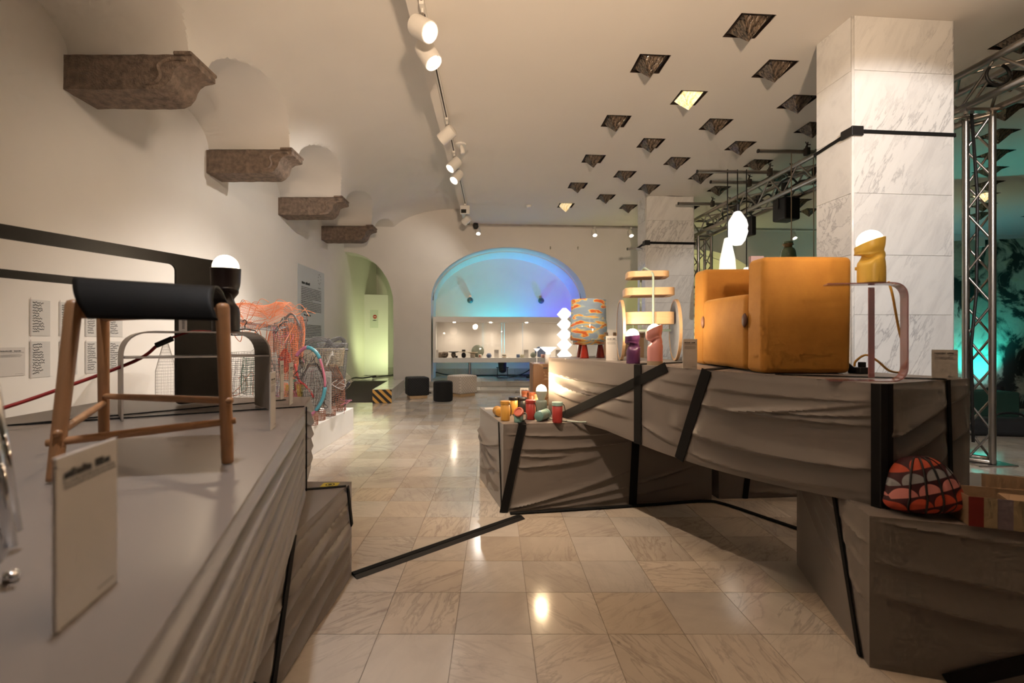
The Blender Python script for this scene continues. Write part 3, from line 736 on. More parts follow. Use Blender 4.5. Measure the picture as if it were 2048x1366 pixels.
# left, lower box
GQ = [(-.735, .95), (-.70, 2.246), (-1.9, 2.24), (-1.8, .95)]
FG0 = [(.45,.3,.9,.5,.012,.014),(.35,.55,.8,.7,.010,.012)]
gbox, gpt = wrapped('wrapped_box', 'low grey fabric-wrapped box on the floor below the left table', GQ, [0]*4, [.456]*4, {0: (FG0, [(.94,1,.985,.55,.022),(.52,1,.40,0,.03),(.10,.9,.40,0,.03)])}, 'platform', pleats={0: (4.2, .020, 1.06, .42)})
tp = gpt(0, .94, 1, 0); top_strap(gbox, (tp.x, tp.y), (tp.x-.35, tp.y-.10), lambda x, y: .456, .022)
tp = gpt(0, .52, 1, 0); top_strap(gbox, (tp.x, tp.y), (tp.x-.4, tp.y-.04), lambda x, y: .456, .03)
# yellow warning sticker on it
stk = thing('warning_sticker', 'small yellow warning sticker with black round symbol on the low wrapped box', 'sticker', (-.785, 2.19, .4575), .05)
M['yellow'] = mat('sticker_yellow', (.62, .50, .04), .5)
MB().box((-.038, -.03, 0), (.038, .03, .001)).build('base', M['yellow'], stk)
ring = [(math.cos(2*PI*k/24), math.sin(2*PI*k/24)) for k in range(24)]
b = MB(); b.add([(c*.021, s*.021, .0016) for c, s in ring]+[(c*.016, s*.016, .0016) for c, s in ring], [(k, (k+1) % 24, 24+(k+1) % 24, 24+k) for k in range(24)]); b.box((-.008,-.008,.001),(.008,.008,.0017)); b.build('symbol', M['ink'], stk)
# left, upper table
TQ = [(-.20, .02), (-1.0, 2.5), (-1.98, 2.42), (-1.75, .02)]
ZT_ = .84
FT0 = [(.84,.94,1,.84,.018,.018),(.84,.78,1,.66,.018,.016),(.84,.62,1,.50,.018,.016),(.84,.45,1,.34,.016,.015),(.84,.28,1,.18,.014,.014)]
ltab, tpt = wrapped('wrapped_table', 'large grey fabric-wrapped table in left foreground carrying the stool', TQ, [.456]*4, [ZT_]*4, {0: (FT0, [(.842,1,.842,0,.014)])}, 'platform', pleats={0: (7.5, .026, .83, 0)})
zt = lambda x, y: ZT_
sp_ = tpt(0, .842, 1, 0)
top_strap(ltab, (sp_.x, sp_.y), (-1.75, 1.62), zt, .014)
top_strap(ltab, (-1.07, 2.35), (-1.80, 1.55), zt, .014)
# ---- cable covers on the floor
cc = thing('cable_cover', 'black cable cover crossing the marble floor between the wrapped boxes', 'cable cover', (0,0,0))
p, q = Vector((-.69, 2.235, 0)), Vector((.165, 2.985, 0)); n = Vector((-(q-p).y, (q-p).x, 0)).normalized()
b = MB(); hw = .045
prf = [(-hw, 0), (-hw*.45, .011), (hw*.45, .011), (hw, 0)]
b.add([p+n*x+up*(z+.0005) for x, z in prf]+[q+n*x+up*(z+.0005) for x, z in prf], [(0,1,5,4),(1,2,6,5),(2,3,7,6),(3,0,4,7),(0,3,2,1),(4,5,6,7)]).build('ramp', M['black'], cc)
b = MB(); b.add([p+n*x+up*(z+.0117) for x, z in ((-hw*.38,0),(hw*.38,0),(hw*.3,.003),(-hw*.3,.003))]+[q+n*x+up*(z+.0117) for x, z in ((-hw*.38,0),(hw*.38,0),(hw*.3,.003),(-hw*.3,.003))], [(0,1,5,4),(1,2,6,5),(2,3,7,6),(3,0,4,7),(0,3,2,1),(4,5,6,7)]).build('lid', M['blackmat'], cc)
fc = thing('floor_cable', 'black taped cable on the floor running to the right wrapped box', 'cable', (0,0,0))
pth = [(.17, 3.045), (.6, 3.115), (1.1, 3.19), (1.5, 3.255), (1.6, 3.22), (1.9, 2.75), (1.56, 2.42)]
pth = [(.10, 3.03), (.6, 3.11), (1.1, 3.195), (1.46, 3.27), (1.57, 3.24), (1.60, 2.95), (1.545, 2.50), (1.50, 2.36)]
pth = [(.10, 3.03), (.6, 3.11), (1.1, 3.195), (1.48, 3.265), (1.60, 3.20), (1.74, 2.95), (1.87, 2.71), (2.0, 2.45)]
MB().tube(bez([(x, y, .009) for x, y in pth], 6), .016, 8, flat=.5).build('cable', M['blackmat'], fc, smooth=True)
# ================================================================== THINGS ON THE LEFT TABLE
# three-legged stool
so = thing('stool', 'three-legged oak stool with black leather saddle seat on the left table', 'stool', (0,0,0))
FLb, BLb, Rb = Vector((-.935, .975, ZT_)), Vector((-1.19, 1.40, ZT_)), Vector((-.655, 1.127, ZT_))
FLt, BLt, Rt = at(149, 600, 1.03), at(206, 615, 1.36), at(445, 606, 1.10)
def leg(p, q, r0=.0135, r1=.0155): 
    return MB().tube([p, p.lerp(q, .02), p.lerp(q, .5), p.lerp(q, .97), p.lerp(q, .99), q], [r0*.95, r0, (r0+r1)/2, r1, r1*.85, r1*.4], 16)
for p, q in ((FLb, FLt), (BLb, BLt), (Rb, Rt)): leg(p+up*.004, q).build('leg', M['oak'], so, smooth=True)
def on(p, q, z): return p.lerp(q, (z-p.z)/(q.z-p.z))
def stret(p, pq, q, qq, z0, z1, ext=.02):
    a = on(p, pq, z0); c = on(q, qq, z1); d = (c-a).normalized(); MB().tube([a-d*ext, a, (a+c)/2, c, c+d*ext], [.0075,.0085,.0095,.0085,.0075], 12).build('stretcher', M['oak'], so, smooth=True)
stret(FLb, FLt, Rb, Rt, .925, .945); stret(BLb, BLt, Rb, Rt, .975, .997); stret(FLb, FLt, BLb, BLt, .945, .955)
M['leather'] = mat('black_leather', (.006, .0055, .005), .6, spec=.2, bump=(140, .15, .002))
# saddle: a leather sheet, flat on top, with a flap that slopes down towards the viewer
sA, sB = at(146, 556, 1.00), at(429, 574, 1.06); sC, sD = at(436, 641, 1.02), at(176, 637, .97)
bk = Vector((-.15, .30, 0))
b = MB()
def seat(u_, v_):
    # v: 0 flap hem, .5 front edge of the top, 1 rear hem
    if v_ < .36:
        t = v_/.36; p = sD.lerp(sC, u_).lerp(sA.lerp(sB, u_), t); p += Vector((0, -.012*math.sin(PI*t), 0)); return p
    if v_ < .74:
        t = (v_-.36)/.38; p = sA.lerp(sB, u_)+bk*t; p.z += .012*math.sin(PI*t)-.018*math.sin(PI*u_)*math.sin(PI*t); return p
    t = (v_-.74)/.26; p = sA.lerp(sB, u_)+bk+Vector((0, .02*t, -.03*t)); return p
b.grid(seat, 24, 30)
o = b.build('seat', M['leather'], so, smooth=True); m_ = o.modifiers.new('s', 'SOLIDIFY'); m_.thickness = .006; m_.offset = 0
for p, q in (((sD+sA)/2+Vector((.03,.03,0)), BLt), ):
    pass
MB().tube([FLt+Vector((0,.005,-.03)), Rt+Vector((0,.005,-.03))], .011, 12).build('seat_rail', M['oak'], so, smooth=True)
MB().tube([BLt+Vector((0,0,-.03)), Rt+Vector((0,.01,-.02))], .011, 12).build('seat_rail', M['oak'], so, smooth=True)
# bent grey sheet-metal side table with a shelf
M['greysheet'] = mat('warm_grey_lacquer', (.46, .41, .36), .4)
cs = thing('side_table', 'bent warm-grey sheet-metal side table with shelf behind the stool', 'side table', (0,0,0))
A_, B_ = Vector((-1.385, 1.715, ZT_)), Vector((-.975, 1.99, ZT_)); W_ = Vector((-.155, .172, 0))
hh = .335
path = corner_path([A_+up*.004, A_+up*hh, B_+up*hh, B_+up*.004], .095, 8)
MB().sheet(path, W_, .006).build('frame', M['greysheet'], cs)
MB().sheet([A_+up*.235+(B_-A_)*.005, B_+up*.235-(B_-A_)*.005], W_*.96, .006).build('shelf', M['greysheet'], cs)
# black plate frame beyond it
M['blacksheet'] = mat('black_powder_coat', (.007, .006, .005), .55, spec=.25, var=(30, .2))
fr = thing('metal_stand', 'tall black sheet-metal stand with two rails on the left table', 'stand', (0,0,0))
p0 = Vector((-1.80, 1.40, 0)); p1 = Vector((-1.40, 2.38, 0)); dd = (p1-p0).normalized(); Ltot = (p1-p0).length
nn = Vector((dd.y, -dd.x, 0))
pan0 = Ltot-.245
def plate(poly, nm):
    b = MB(); n = len(poly); vs = [p0+dd*a+up*z for a, z in poly]; vs2 = [v-nn*.012 for v in vs]
    b.add(vs+vs2, [tuple(range(n)), tuple(range(2*n-1, n-1, -1))]+[(i, (i+1) % n, n+(i+1) % n, n+i) for i in range(n)]); b.build(nm, M['blacksheet'], fr)
r = .03
def arc(cx, cz, a0, a1, r, n=6): return [(cx+r*math.cos(a0+(a1-a0)*k/n), cz+r*math.sin(a0+(a1-a0)*k/n)) for k in range(n+1)]
zt0, zt1 = 1.50, 1.55
plate([(pan0, ZT_+.03)]+arc(pan0+.03, ZT_+.032, PI, 1.5*PI, .03)[0:]+[(Ltot, ZT_+.002), (Ltot, zt1), (-.05, zt1), (-.05, zt0), (pan0-.03, zt0)]+arc(pan0-.03, zt0-.03, PI/2, 0, .03)[1:], 'side_plate')
plate([(-.05, 1.363), (pan0+.05, 1.363), (pan0+.05, 1.393), (-.05, 1.393)], 'lower_rail')
b = MB(); q0 = p0+dd*(Ltot-.005)
b.add([q0+up*(ZT_+.002), q0-nn*.2+up*(ZT_+.002), q0-nn*.2+up*zt1, q0+up*zt1, q0+dd*.008+up*(ZT_+.002), q0-nn*.2+dd*.008+up*(ZT_+.002), q0-nn*.2+dd*.008+up*zt1, q0+dd*.008+up*zt1], [(0,1,2,3),(7,6,5,4),(0,4,5,1),(2,6,7,3),(0,3,7,4),(1,5,6,2)]).build('back_plate', M['blacksheet'], fr)

# crumpled tube lamps with a globe bulb
M['globe'] = emit('opal_globe', (1, .80, .55), 4)
def crumple_lamp(label, col, loc, R, H, rotz, pinch=.62, slant=.12, gr=1.0, knob=True, cutz=1.0, seed=0, bulb_up=.0, energy=3, base=None):
    o = thing('crumpled_lamp', label, 'lamp', loc, rotz, 'crumpled tube lamps')
    mm = mat('lamp_'+label.split()[0]+'_metal', col, .38)
    b = MB(); NH, NS = 70, 48; vs = []
    for j in range(NH+1):
        t = j/NH; 
        for k in range(NS):
            a = 2*PI*k/NS
            pn = math.exp(-((t-pinch)/.10)**2); pn2 = math.exp(-((t-pinch-.13)/.08)**2)
            rr = R*(1+.10*max(0, (t-.55))/.45)
            rr *= 1-.40*pn*(.5+.5*math.cos(a-.4))-.16*pn*(.5+.5*math.cos(2*a+1+seed))+.10*pn2*math.cos(a+.6)
            rr += R*.10*math.sin(3*a+seed*2+t*9)*math.exp(-((t-pinch+.02)/.16)**2)*.6
            lip = math.exp(-((t-pinch-.085-.03*math.sin(a+seed))/.028)**2); dip = math.exp(-((t-pinch-.03-.03*math.sin(a+seed))/.03)**2)
            rr += R*(.16*lip*(.5+.5*math.cos(a-.3))-.20*dip*(.5+.5*math.cos(a-.3))+.07*math.exp(-((t-pinch+.07)/.03)**2)*math.cos(2*a+seed))
            x = rr*math.cos(a); y = rr*math.sin(a); z = t*H
            z += H*.05*pn*math.sin(2*a+seed)-slant*H*max(0, t-.6)/.4*(.5+.5*math.cos(a))*cutz
            x += R*.18*(sstep((t-pinch+.1)/.25)-0)*.6
            vs.append((x, y, z))
    fs = [(j*NS+k, j*NS+(k+1) % NS, (j+1)*NS+(k+1) % NS, (j+1)*NS+k) for j in range(NH) for k in range(NS)]
    b.add(vs, fs+[tuple(range(NS-1, -1, -1))]); sh = b.build('shade', mm, o, smooth=True); m_ = sh.modifiers.new('s', 'SOLIDIFY'); m_.thickness = .0025; m_.offset = -1
    if base is not None: MB().lathe([(R*1.01, 0), (R*1.01, H*.10)], 40).build('base_ring', base, o, smooth=False)
    gz = H*(1-slant*.5)-R*.15+bulb_up; gl = [(R*.97*gr*math.sin(PI*k/16), -R*.97*gr*math.cos(PI*k/16)) for k in range(17)]
    MB().lathe(gl, 28, (R*.1, 0, gz)).build('globe', M['globe'], o, smooth=True)
    if knob:
        k = MB().lathe([(R*.16, 0), (R*.16, R*.22), (R*.12, R*.24)], 14).build('knob', mm if base is None else base, o, loc=(R*.97*math.cos(-.35), R*.97*math.sin(-.35), H*.36), rot=(0, PI/2, -.35))
    lamp('globe_light', 'POINT', (R*.1, 0, gz+R*1.15), energy, (1, .78, .54), size=.03, parent=o)
    return o
crumple_lamp('black crumpled tube lamp with glowing globe standing on the grey side table', (.015, .009, .009), tuple(at(452, 668, 1.93)[:2])+(ZT_+hh+.007,), .052, .268, -1.2, .52, .03, 1.0, False, seed=1, bulb_up=.012, energy=9)
# red cable with inline switch and small tag
rc = thing('red_cable', 'red textile cable with black inline switch behind the stool', 'cable', (0,0,0))
M['red'] = mat('red_textile', (.30, .012, .010), .6)
e0 = at(432, 664, 1.94); 
MB().tube(bez([e0, at(385, 663, 1.90), at(345, 675, 1.86)], 8), .0045, 8).build('cord', M['red'], rc, smooth=True)
MB().tube(bez([at(312, 693, 1.84), at(270, 722, 1.78), at(120, 778, 1.62), at(0, 818, 1.5), at(-60, 830, 1.45)], 8), .0065, 8).build('cord', M['red'], rc, smooth=True)
a = at(345, 677, 1.86); c = at(312, 691, 1.84); MB().tube([a, c], .011, 10).build('switch', M['black'], rc)
tg = MB().box((-.014,-.001,0),(.014,.001,.052)).build('price_tag', M['card'], loc=tuple(at(366, 668, 1.87)[:2])+(ZT_+hh+.007,), rot=(0,0,.5)); tag(tg, 'tiny white tag standing on the grey side table', 'tag')
b = MB()
for k in range(6): b.box((-.003,-.0016,.010+k*.006),(.006-.0*k,-.0011,.013+k*.006))
b.build('print', M['greyink'], tg)

# ---- printed matter helpers: bars of illegible type
def words(b, x0, x1, z, h, rg, y=-.0011, dens=.9, gap=.35):
    x = x0
    while x < x1:
        wl = h*rg.uniform(1.0, 4.5); e = min(x+wl, x1); n = max(1, int((e-x)/(h*.55)))
        for k in range(n):                                            # letter stems
            q = x+(e-x)*k/n; ww = (e-x)/n*dens; hh_ = h*rg.choice((.72, .72, .8, 1.0)); b.add([(q,y,z),(q+ww,y,z),(q+ww,y,z+hh_),(q,y,z+hh_)], [(0,1,2,3)])
        x = e+h*gap
def label_card(label, loc, rotz, w_, h_, lines=True, seed=1, th=.004, name='label_card', lean=0, mat_=None):
    rg = random.Random(seed); o = tag(MB().box((-w_/2, -th/2, 0), (w_/2, th/2, h_)).build(name, mat_ or M['card'], loc=loc, rot=(lean, 0, rotz), bevel=.0008, seg=1), label, 'label card')
    y = -th/2-.0006; b = MB(); L = -w_/2+w_*.10
    words(b, L, L+w_*.42, h_*.86, h_*(.034 if lines else .052), rg, y, .86 if lines else 1.05, .12); words(b, L+w_*.48, L+w_*.74, h_*.86, h_*(.034 if lines else .052), rg, y, 1.05, .12)
    b.build('heading', M['ink'], o)
    b = MB()
    for k in range(2): words(b, L, L+w_*(.84 if k == 0 else .86), h_*(.83-.026*k), h_*(.011 if lines else .015), rg, y, .8)
    if lines:
        for k in range(6): words(b, L, L+w_*rg.uniform(.7, .8), h_*(.75-.018*k), h_*.009, rg, y, .7)
    words(b, L+w_*.52, L+w_*.82, h_*.06, h_*.011, rg, y, .8)
    b.build('small_print', M['greyink'], o)
    return o
label_card('large tilted label card at the front of the left table', (-.463, .523, ZT_), math.atan2(.103, -.022)+PI-PI/2-PI/2+0, .106, .180, lines=False, seed=3, th=.004)
c1 = at(547, 862, 1.55)
label_card('narrow label card at the right edge of the left table beside side table', (-.764, 1.58, ZT_), math.radians(105), .085, .195, seed=4)
label_card('right one of the two label cards at the far end of the left table', (-.975, 2.197, ZT_), math.radians(104), .085, .20, seed=5)
label_card('left one of the two label cards at the far end of the left table', (-1.105, 2.385, ZT_), math.radians(104), .08, .20, seed=6)
# chrome chair tubes at the picture's left edge
ch = thing('chrome_chair_base', 'chrome tube chair base at left edge of the left table', 'chair', (0,0,0))
t1 = corner_path([at(-14, 760, .66), at(26, 1063, .66), at(-60, 1180, .55)], .02)
MB().tube([at(-16, 770, .62), at(33, 1062, .66)], .0075, 12).build('leg', M['chrome'], ch, smooth=True)
MB().tube([at(-26, 800, .56), at(22, 1095, .56)], .0065, 12).build('leg', M['chrome'], ch, smooth=True)
MB().lathe([(.0, .0), (.008, .001), (.009, .008), (.006, .013)], 16, (at(22, 1105, .575).x, .575, ZT_)).build('foot', M['chrome'], ch, smooth=True)
cpt = [at(12+22*math.cos(t)-26, 1085+38*math.sin(t), .565) for t in [(-.9+k*.25) for k in range(11)]]
MB().tube(cpt, .006, 10).build('rung', M['chrome'], ch, smooth=True)
# ================================================================== THINGS ON THE BEAM AND THE RIGHT BOXES
def velvet():
    t = NT('mustard_velvet'); v = t.coord(); f = t.noise(7, 5, .6, v); f2 = t.noise(70, 3, .6, v)
    c = t.ramp(f, [(.3, (.40, .165, .018)), (.72, (.52, .235, .032))]); c = t.mix(t.math('MULTIPLY', f2, .25), c, (.36, .135, .016))
    t.l(c, t.b.inputs['Base Color']); t.set(Roughness=.75); t.b.inputs['Sheen Weight'].default_value = .35; t.b.inputs['Sheen Roughness'].default_value = .35; t.b.inputs['Sheen Tint'].default_value = (1, .75, .35, 1)
    t.bump(f2, .12, .003); return t.m
M['velvet'] = velvet()
ac = thing('armchair', 'mustard yellow velvet armchair with block arms on the wrapped beam', 'armchair', (1.215, 2.09, ztop(2.09)), 0)
ac.rotation_euler = (.0187, 0, 0)
def rblock(nm, lo, hi, bev, parent, m, bulge=0, seg=5):
    b = MB(); n = 8
    x0, y0, z0 = lo; x1, y1, z1 = hi
    o = MB().box(lo, hi).build(nm, m, parent); me = o.data; bm = bmesh.new(); bm.from_mesh(me)
    bmesh.ops.bevel(bm, geom=bm.edges[:], offset=bev, segments=seg, affect='EDGES', profile=.5)
    bmesh.ops.subdivide_edges(bm, edges=[e for e in bm.edges if e.calc_length() > .1], cuts=6, use_grid_fill=True)
    c = (Vector(lo)+Vector(hi))/2; h = (Vector(hi)-Vector(lo))/2
    if bulge:
        for v in bm.verts:
            q = v.co-c; k = [1-min(1, abs(q[i])/h[i])**2 for i in range(3)]
            v.co.x += bulge*k[1]*k[2]*(1 if q.x > 0 else -1); v.co.y += bulge*k[0]*k[2]*(1 if q.y > 0 else -1)*.6; v.co.z += bulge*k[0]*k[1]*(1 if q.z > 0 else -.0)
    for f in bm.faces: f.smooth = True
    bm.to_mesh(me); bm.free(); o.modifiers.new('wn', 'WEIGHTED_NORMAL'); return o
za = .003
rblock('armrest', (0, 0, za), (.405, .135, za+.53), .024, ac, M['velvet'], .004)
rblock('armrest', (.0, .59, za), (.405, .73, za+.555), .024, ac, M['velvet'], .004)
rblock('seat', (-.008, .128, za+.006), (.385, .597, za+.372), .028, ac, M['velvet'], .012)
rblock('backrest', (.31, .10, za+.02), (.42, .64, za+.53), .026, ac, M['velvet'], .004)
M['tan'] = mat('tan_leather', (.30, .14, .08), .5); M['brownle'] = mat('dark_brown_leather', (.08, .03, .02), .5)
for y, mm in ((.575, M['tan']), (.133, M['brownle'])):
    b = MB(); b.lathe([(0, -.008), (.022, -.006), (.028, 0), (.022, .006), (0, .008)], 16, sx=1.25, sy=.7); b.build('toggle', mm, ac, smooth=True, loc=(-.012, y, za+.245), rot=(0, PI/2, 0))
# pink bent-acrylic side table
def acrylic():
    t = NT('pink_acrylic'); t.set(Base_Color=(.52, .25, .25), Roughness=.15); t.b.inputs['Alpha'].default_value = .8; t.b.inputs['Coat Weight'].default_value = .5; return t.m
M['pink'] = acrylic()
pt_ = thing('acrylic_table', 'translucent pink bent side table with round corners on beam corner', 'side table', (0,0,0))
zb = ztop(1.78)+.003
F_, K_ = Vector((1.605, 1.823, 0)), Vector((1.34, 1.87, 0)); Wd = Vector((-.03, -.065, 0))   # upright foot corner, free end
d_ = (K_-F_); htab = .375
pp = corner_path([K_+up*zb, F_+up*zb, F_+up*(zb+htab), K_+d_*.02+up*(zb+htab)], .055, 9)
MB().sheet(pp, Wd, .005).build('bent_sheet', M['pink'], pt_)
q_ = F_+d_*.36+Vector((.01, .03, 0))
MB().sheet([q_+up*(zb+.004), q_+up*(zb+htab-.004)], Vector((.024, .0, 0)), .004).build('upright', M['pink'], pt_)
ytab = zb+htab+.006
yl = Vector((F_+d_*.38+Wd*.5))
crumple_lamp('yellow crumpled tube lamp with glowing globe on the pink side table', (.95, .62, .11), (yl.x-.010, yl.y, ytab), .045, .176, 2.4, .58, .20, 1.0, True, seed=2, bulb_up=.012, energy=3.5)
M['yelcord'] = mat('yellow_cord', (.52, .27, .04), .5)
yc = thing('yellow_cord', 'yellow lamp cord hanging behind the pink side table', 'cord', (0,0,0))
MB().tube(bez([at(1777, 563, 1.93), at(1785, 590, 1.92), at(1798, 660, 1.94), at(1812, 715, 1.95), at(1806, 742, 1.93), at(1780, 742, 1.90), at(1755, 722, 1.92), at(1732, 710, 1.96), at(1712, 722, 1.98), at(1709, 733, 1.985)], 8), .0045, 8).build('cord', M['yelcord'], yc, smooth=True)
pb = thing('power_block', 'black power adapter block behind the armchair corner', 'power adapter', tuple(at(1720, 746, 2.12)[:2])+(ztop(2.08)+.002,), .2)
MB().box((-.03,-.03,0),(.04,.035,.028)).build('body', M['black'], pb, bevel=.004); MB().box((.0,-.012,.028),(.022,.012,.052)).build('plug', M['black'], pb, bevel=.003); MB().tube([(-.03,0,.015),(-.06,.03,.06),(-.07,.05,.2)], .008, 8).build('lead', M['black'], pb, smooth=True)
label_card('label card leaning on the marble pillar beside the truss', (1.862, 1.905, ztop(1.9)), math.radians(-22), .084, .118, seed=8)
# ceramic vase on three red cones
def vase_mat():
    t = NT('glazed_vase'); v = t.coord(); mp = t.n('ShaderNodeMapping'); mp.inputs['Scale'].default_value = (1, 1, 3.6); t.l(v, mp.inputs[0])
    f = t.noise(8.5, 3, .45, mp.outputs[0], .4)
    t.l(t.ramp(f, [(.0, (.20,.27,.37)), (.47, (.24,.32,.42)), (.515, (.38,.46,.42)), (.535, (.72,.46,.14)), (.57, (.70,.36,.09)), (.60, (.52,.12,.04)), (1, (.44,.08,.03))]), t.b.inputs['Base Color']); t.set(Roughness=.12); t.b.inputs['Coat Weight'].default_value = .5; return t.m
M['vase'] = vase_mat(); M['redglaze'] = mat('red_glaze', (.30, .025, .015), .12, coat=.4)
vz = ztop(3.5)
va = thing('footed_vase', 'blue and orange glazed cylinder vase on three red cone feet', 'vase', (.705, 3.47, vz), .3)
MB().lathe([(.112, .098), (.116, .10), (.118, .125), (.120, .127), (.133, .128), (.137, .14), (.137, .25), (.131, .285), (.131, .43), (.128, .436), (.123, .432), (.122, .2)], 48, cap=False).build('body', M['vase'], va, smooth=True)
MB().lathe([(0, .10), (.114, .101)], 32).build('base', M['vase'], va)
for k in range(3):
    a = 2*PI*k/3+.2+PI/2; MB().lathe([(.034, 0), (.034, .003), (.017, .10)], 24, (.088*math.cos(a), .088*math.sin(a), 0)).build('foot', M['redglaze'], va, smooth=False)
label_card('label card beside the footed vase', (.79, 3.12, ztop(3.1)), math.radians(6), .078, .168, seed=9)
label_card('label card in front of the armchair beside pink lamp', (1.03, 2.43, ztop(2.43)), math.radians(4), .078, .155, seed=10)
crumple_lamp('purple crumpled tube lamp with glowing globe on the beam', (.085, .022, .085), (.85, 2.83, ztop(2.83)), .041, .175, 2.6, .62, .06, 1.0, True, seed=0, bulb_up=.01, energy=3.5)
crumple_lamp('pink crumpled tube lamp with beige base ring on the beam', (.62, .27, .25), (.935, 2.69, ztop(2.69)), .0435, .235, 2.5, .60, .20, .92, True, seed=3, bulb_up=-.004, energy=3.5, base=mat('beige_ring', (.36,.27,.18), .6))
# wooden trolley with disc wheels
M['mint'] = mat('mint_lacquer', (.42, .55, .47), .35); M['greyfelt'] = mat('grey_disc', (.36, .38, .42), .6, var=(14, .15))
tx, ty = 1.04, 3.13; tz = ztop(ty)
tl = thing('serving_trolley', 'wooden serving trolley with mint frame and big disc wheels', 'trolley', (tx, ty, tz), math.radians(-9))
def tray(w_, d_, z0, z1, m, parent):
    R_ = .05; pl = []
    for cx, cy, a0 in ((w_/2-R_, d_/2-R_, 0), (-w_/2+R_, d_/2-R_, PI/2), (-w_/2+R_, -d_/2+R_, PI), (w_/2-R_, -d_/2+R_, 1.5*PI)):
        pl += [(cx+R_*math.cos(a0+PI/2*k/6), cy+R_*math.sin(a0+PI/2*k/6)) for k in range(7)]
    pi = [(x*(1-.02/w_*1.2), y*(1-.02/d_*1.2)) for x, y in pl]; n = len(pl); zi = z0+.012
    b = MB(); b.add([(x,y,z0) for x,y in pl]+[(x,y,z1) for x,y in pl]+[(x,y,z1) for x,y in pi]+[(x,y,zi) for x,y in pi],
        [tuple(range(n-1,-1,-1)), tuple(3*n+i for i in range(n))]+[(r*n+i, r*n+(i+1) % n, (r+1)*n+(i+1) % n, (r+1)*n+i) for r in range(3) for i in range(n)])
    o = b.build('tray', m, parent); smooth_angle(o, 35); return o
tray(.32, .20, .245, .325, M['beech'], tl)
for (w_, d_, z, off) in ((.32, .22, .437, 0), (.27, .20, .56, -.008)):
    o = tray(w_, d_, z, z+(.048 if off == 0 else .036), M['beech'], tl); o.location = (off, 0, 0)
    MB().box((-w_*.36+off, -d_*.32, z-.002), (w_*.36+off, d_*.32, z-.0005)).build('tray_base', M['crate'], o, loc=(-off,0,0))
fp = corner_path([(.015,-.115,.20),(.015,-.115,.575),(-.025,.01,.635),(-.03,.11,.57),(-.03,.11,.20)], .03, 5)
MB().tube(fp, .0075, 10).build('frame', M['mint'], tl, smooth=True)
MB().tube([(-.15,0,.205),(.15,0,.205)], .008, 10).build('axle', M['mint'], tl, smooth=True)
MB().tube([(-.10,-.02,.24),(-.10,-.02,.20),(.13,-.02,.20)], .005, 8).build('brace', M['mint'], tl, smooth=True)
for x, yaw in ((-.178, .0), (.178, -.05)):
    wl = MB().lathe([(0, -.006), (.195, -.006), (.195, .006), (0, .006)], 48).build('wheel', M['greyfelt'], tl, loc=(x, 0, .207), rot=(0, PI/2, yaw)); smooth_angle(wl, 30)
    MB().lathe([(.194,-.009),(.207,-.009),(.207,.009),(.194,.009),(.194,-.009)], 48, cap=False).build('rim', M['beech'], wl)
# white frame stand behind the trolley
ws = thing('frame_stand', 'slim white open-frame stand behind the trolley', 'stand', (0,0,0))
w0, w1 = at(1221, 665, 4.6), at(1317, 665, 4.6); zf = w0.z
for x in (w0.x, w1.x): MB().box((x-.02, 4.58, 0), (x+.02, 4.62, zf)).build('leg', M['white'], ws)
for x in (w0.x, w1.x): MB().box((x-.02, 4.98, 0), (x+.02, 5.02, zf)).build('leg', M['white'], ws)
MB().box((w0.x-.02, 4.58, zf), (w1.x+.02, 5.02, zf+.03)).build('top', M['white'], ws)
MB().box((w0.x+.02, 4.99, .9), (w1.x-.02, 5.0, zf)).build('back_panel', mat('peach_panel', (.62,.42,.27), .6), ws)
# plinth with lamps behind the beam end
cr = thing('wooden_plinth', 'dark wooden plinth with pale stains behind the beam end', 'plinth', (0,0,0))
def crate_mat():
    t = NT('stained_veneer'); v = t.coord(); f = t.noise(5.5, 3, .5, v, .8); g_ = t.noise(30, 4, .6, v)
    c = t.ramp(f, [(.5, (.20,.085,.03)), (.53, (.34,.21,.11))]); c = t.mix(t.math('MULTIPLY', g_, .4), c, (.14,.06,.025)); t.l(c, t.b.inputs['Base Color']); t.set(Roughness=.35); return t.m
x0 = at(1066, 700, 4.5).x; zc = at(1066, 728, 4.5).z
MB().box((x0, 4.5, 0), (x0+.62, 4.95, zc)).build('body', crate_mat(), cr, bevel=.006)
MB().box((x0+.10, 4.494, zc-.045), (x0+.14, 4.4995, zc-.033)).build('handle_slot', M['black'], cr)
M['glow'] = emit('glowing_paper', (1, .97, .92), .78); M['glow2'] = emit('glowing_opal', (1, .95, .88), .72)
zg = thing('zigzag_lamp', 'tall glowing white zigzag column lamp behind the vase', 'lamp', (at(1131, 700, 4.6).x, 4.68, zc))
b = MB(); prof = []; nz = 5; hz = .104
for k in range(nz): prof += [(.026, .03+k*hz), (.076, .03+(k+.5)*hz)]
prof.append((.028, .03+nz*hz)); prof.append((.018, .03+nz*hz+.01))
b.lathe([(r_*1.25, z) for r_, z in prof], 4); b.build('shade', M['glow'], zg, rot=(0, 0, PI/4)); MB().lathe([(.06, 0), (.06, .03)], 24).build('base', M['white'], zg)
fn = thing('funnel_lamp', 'white glowing funnel lamp on pedestal beside the beam end', 'lamp', (at(1098, 700, 4.55).x, 4.62, zc))
MB().lathe([(.035, 0), (.024, .09), (.022, .092)], 24).build('pedestal', M['white'], fn, smooth=True); MB().lathe([(.020, .092), (.030, .098), (.018, .104), (.085, .162), (.083, .165), (0, .115)], 32, cap=False).build('funnel', M['glow2'], fn)
fn = thing('small_cone_lamp', 'small cone lamp on thin stem at left edge of the plinth', 'lamp', (at(1075, 700, 4.55).x, 4.62, zc))
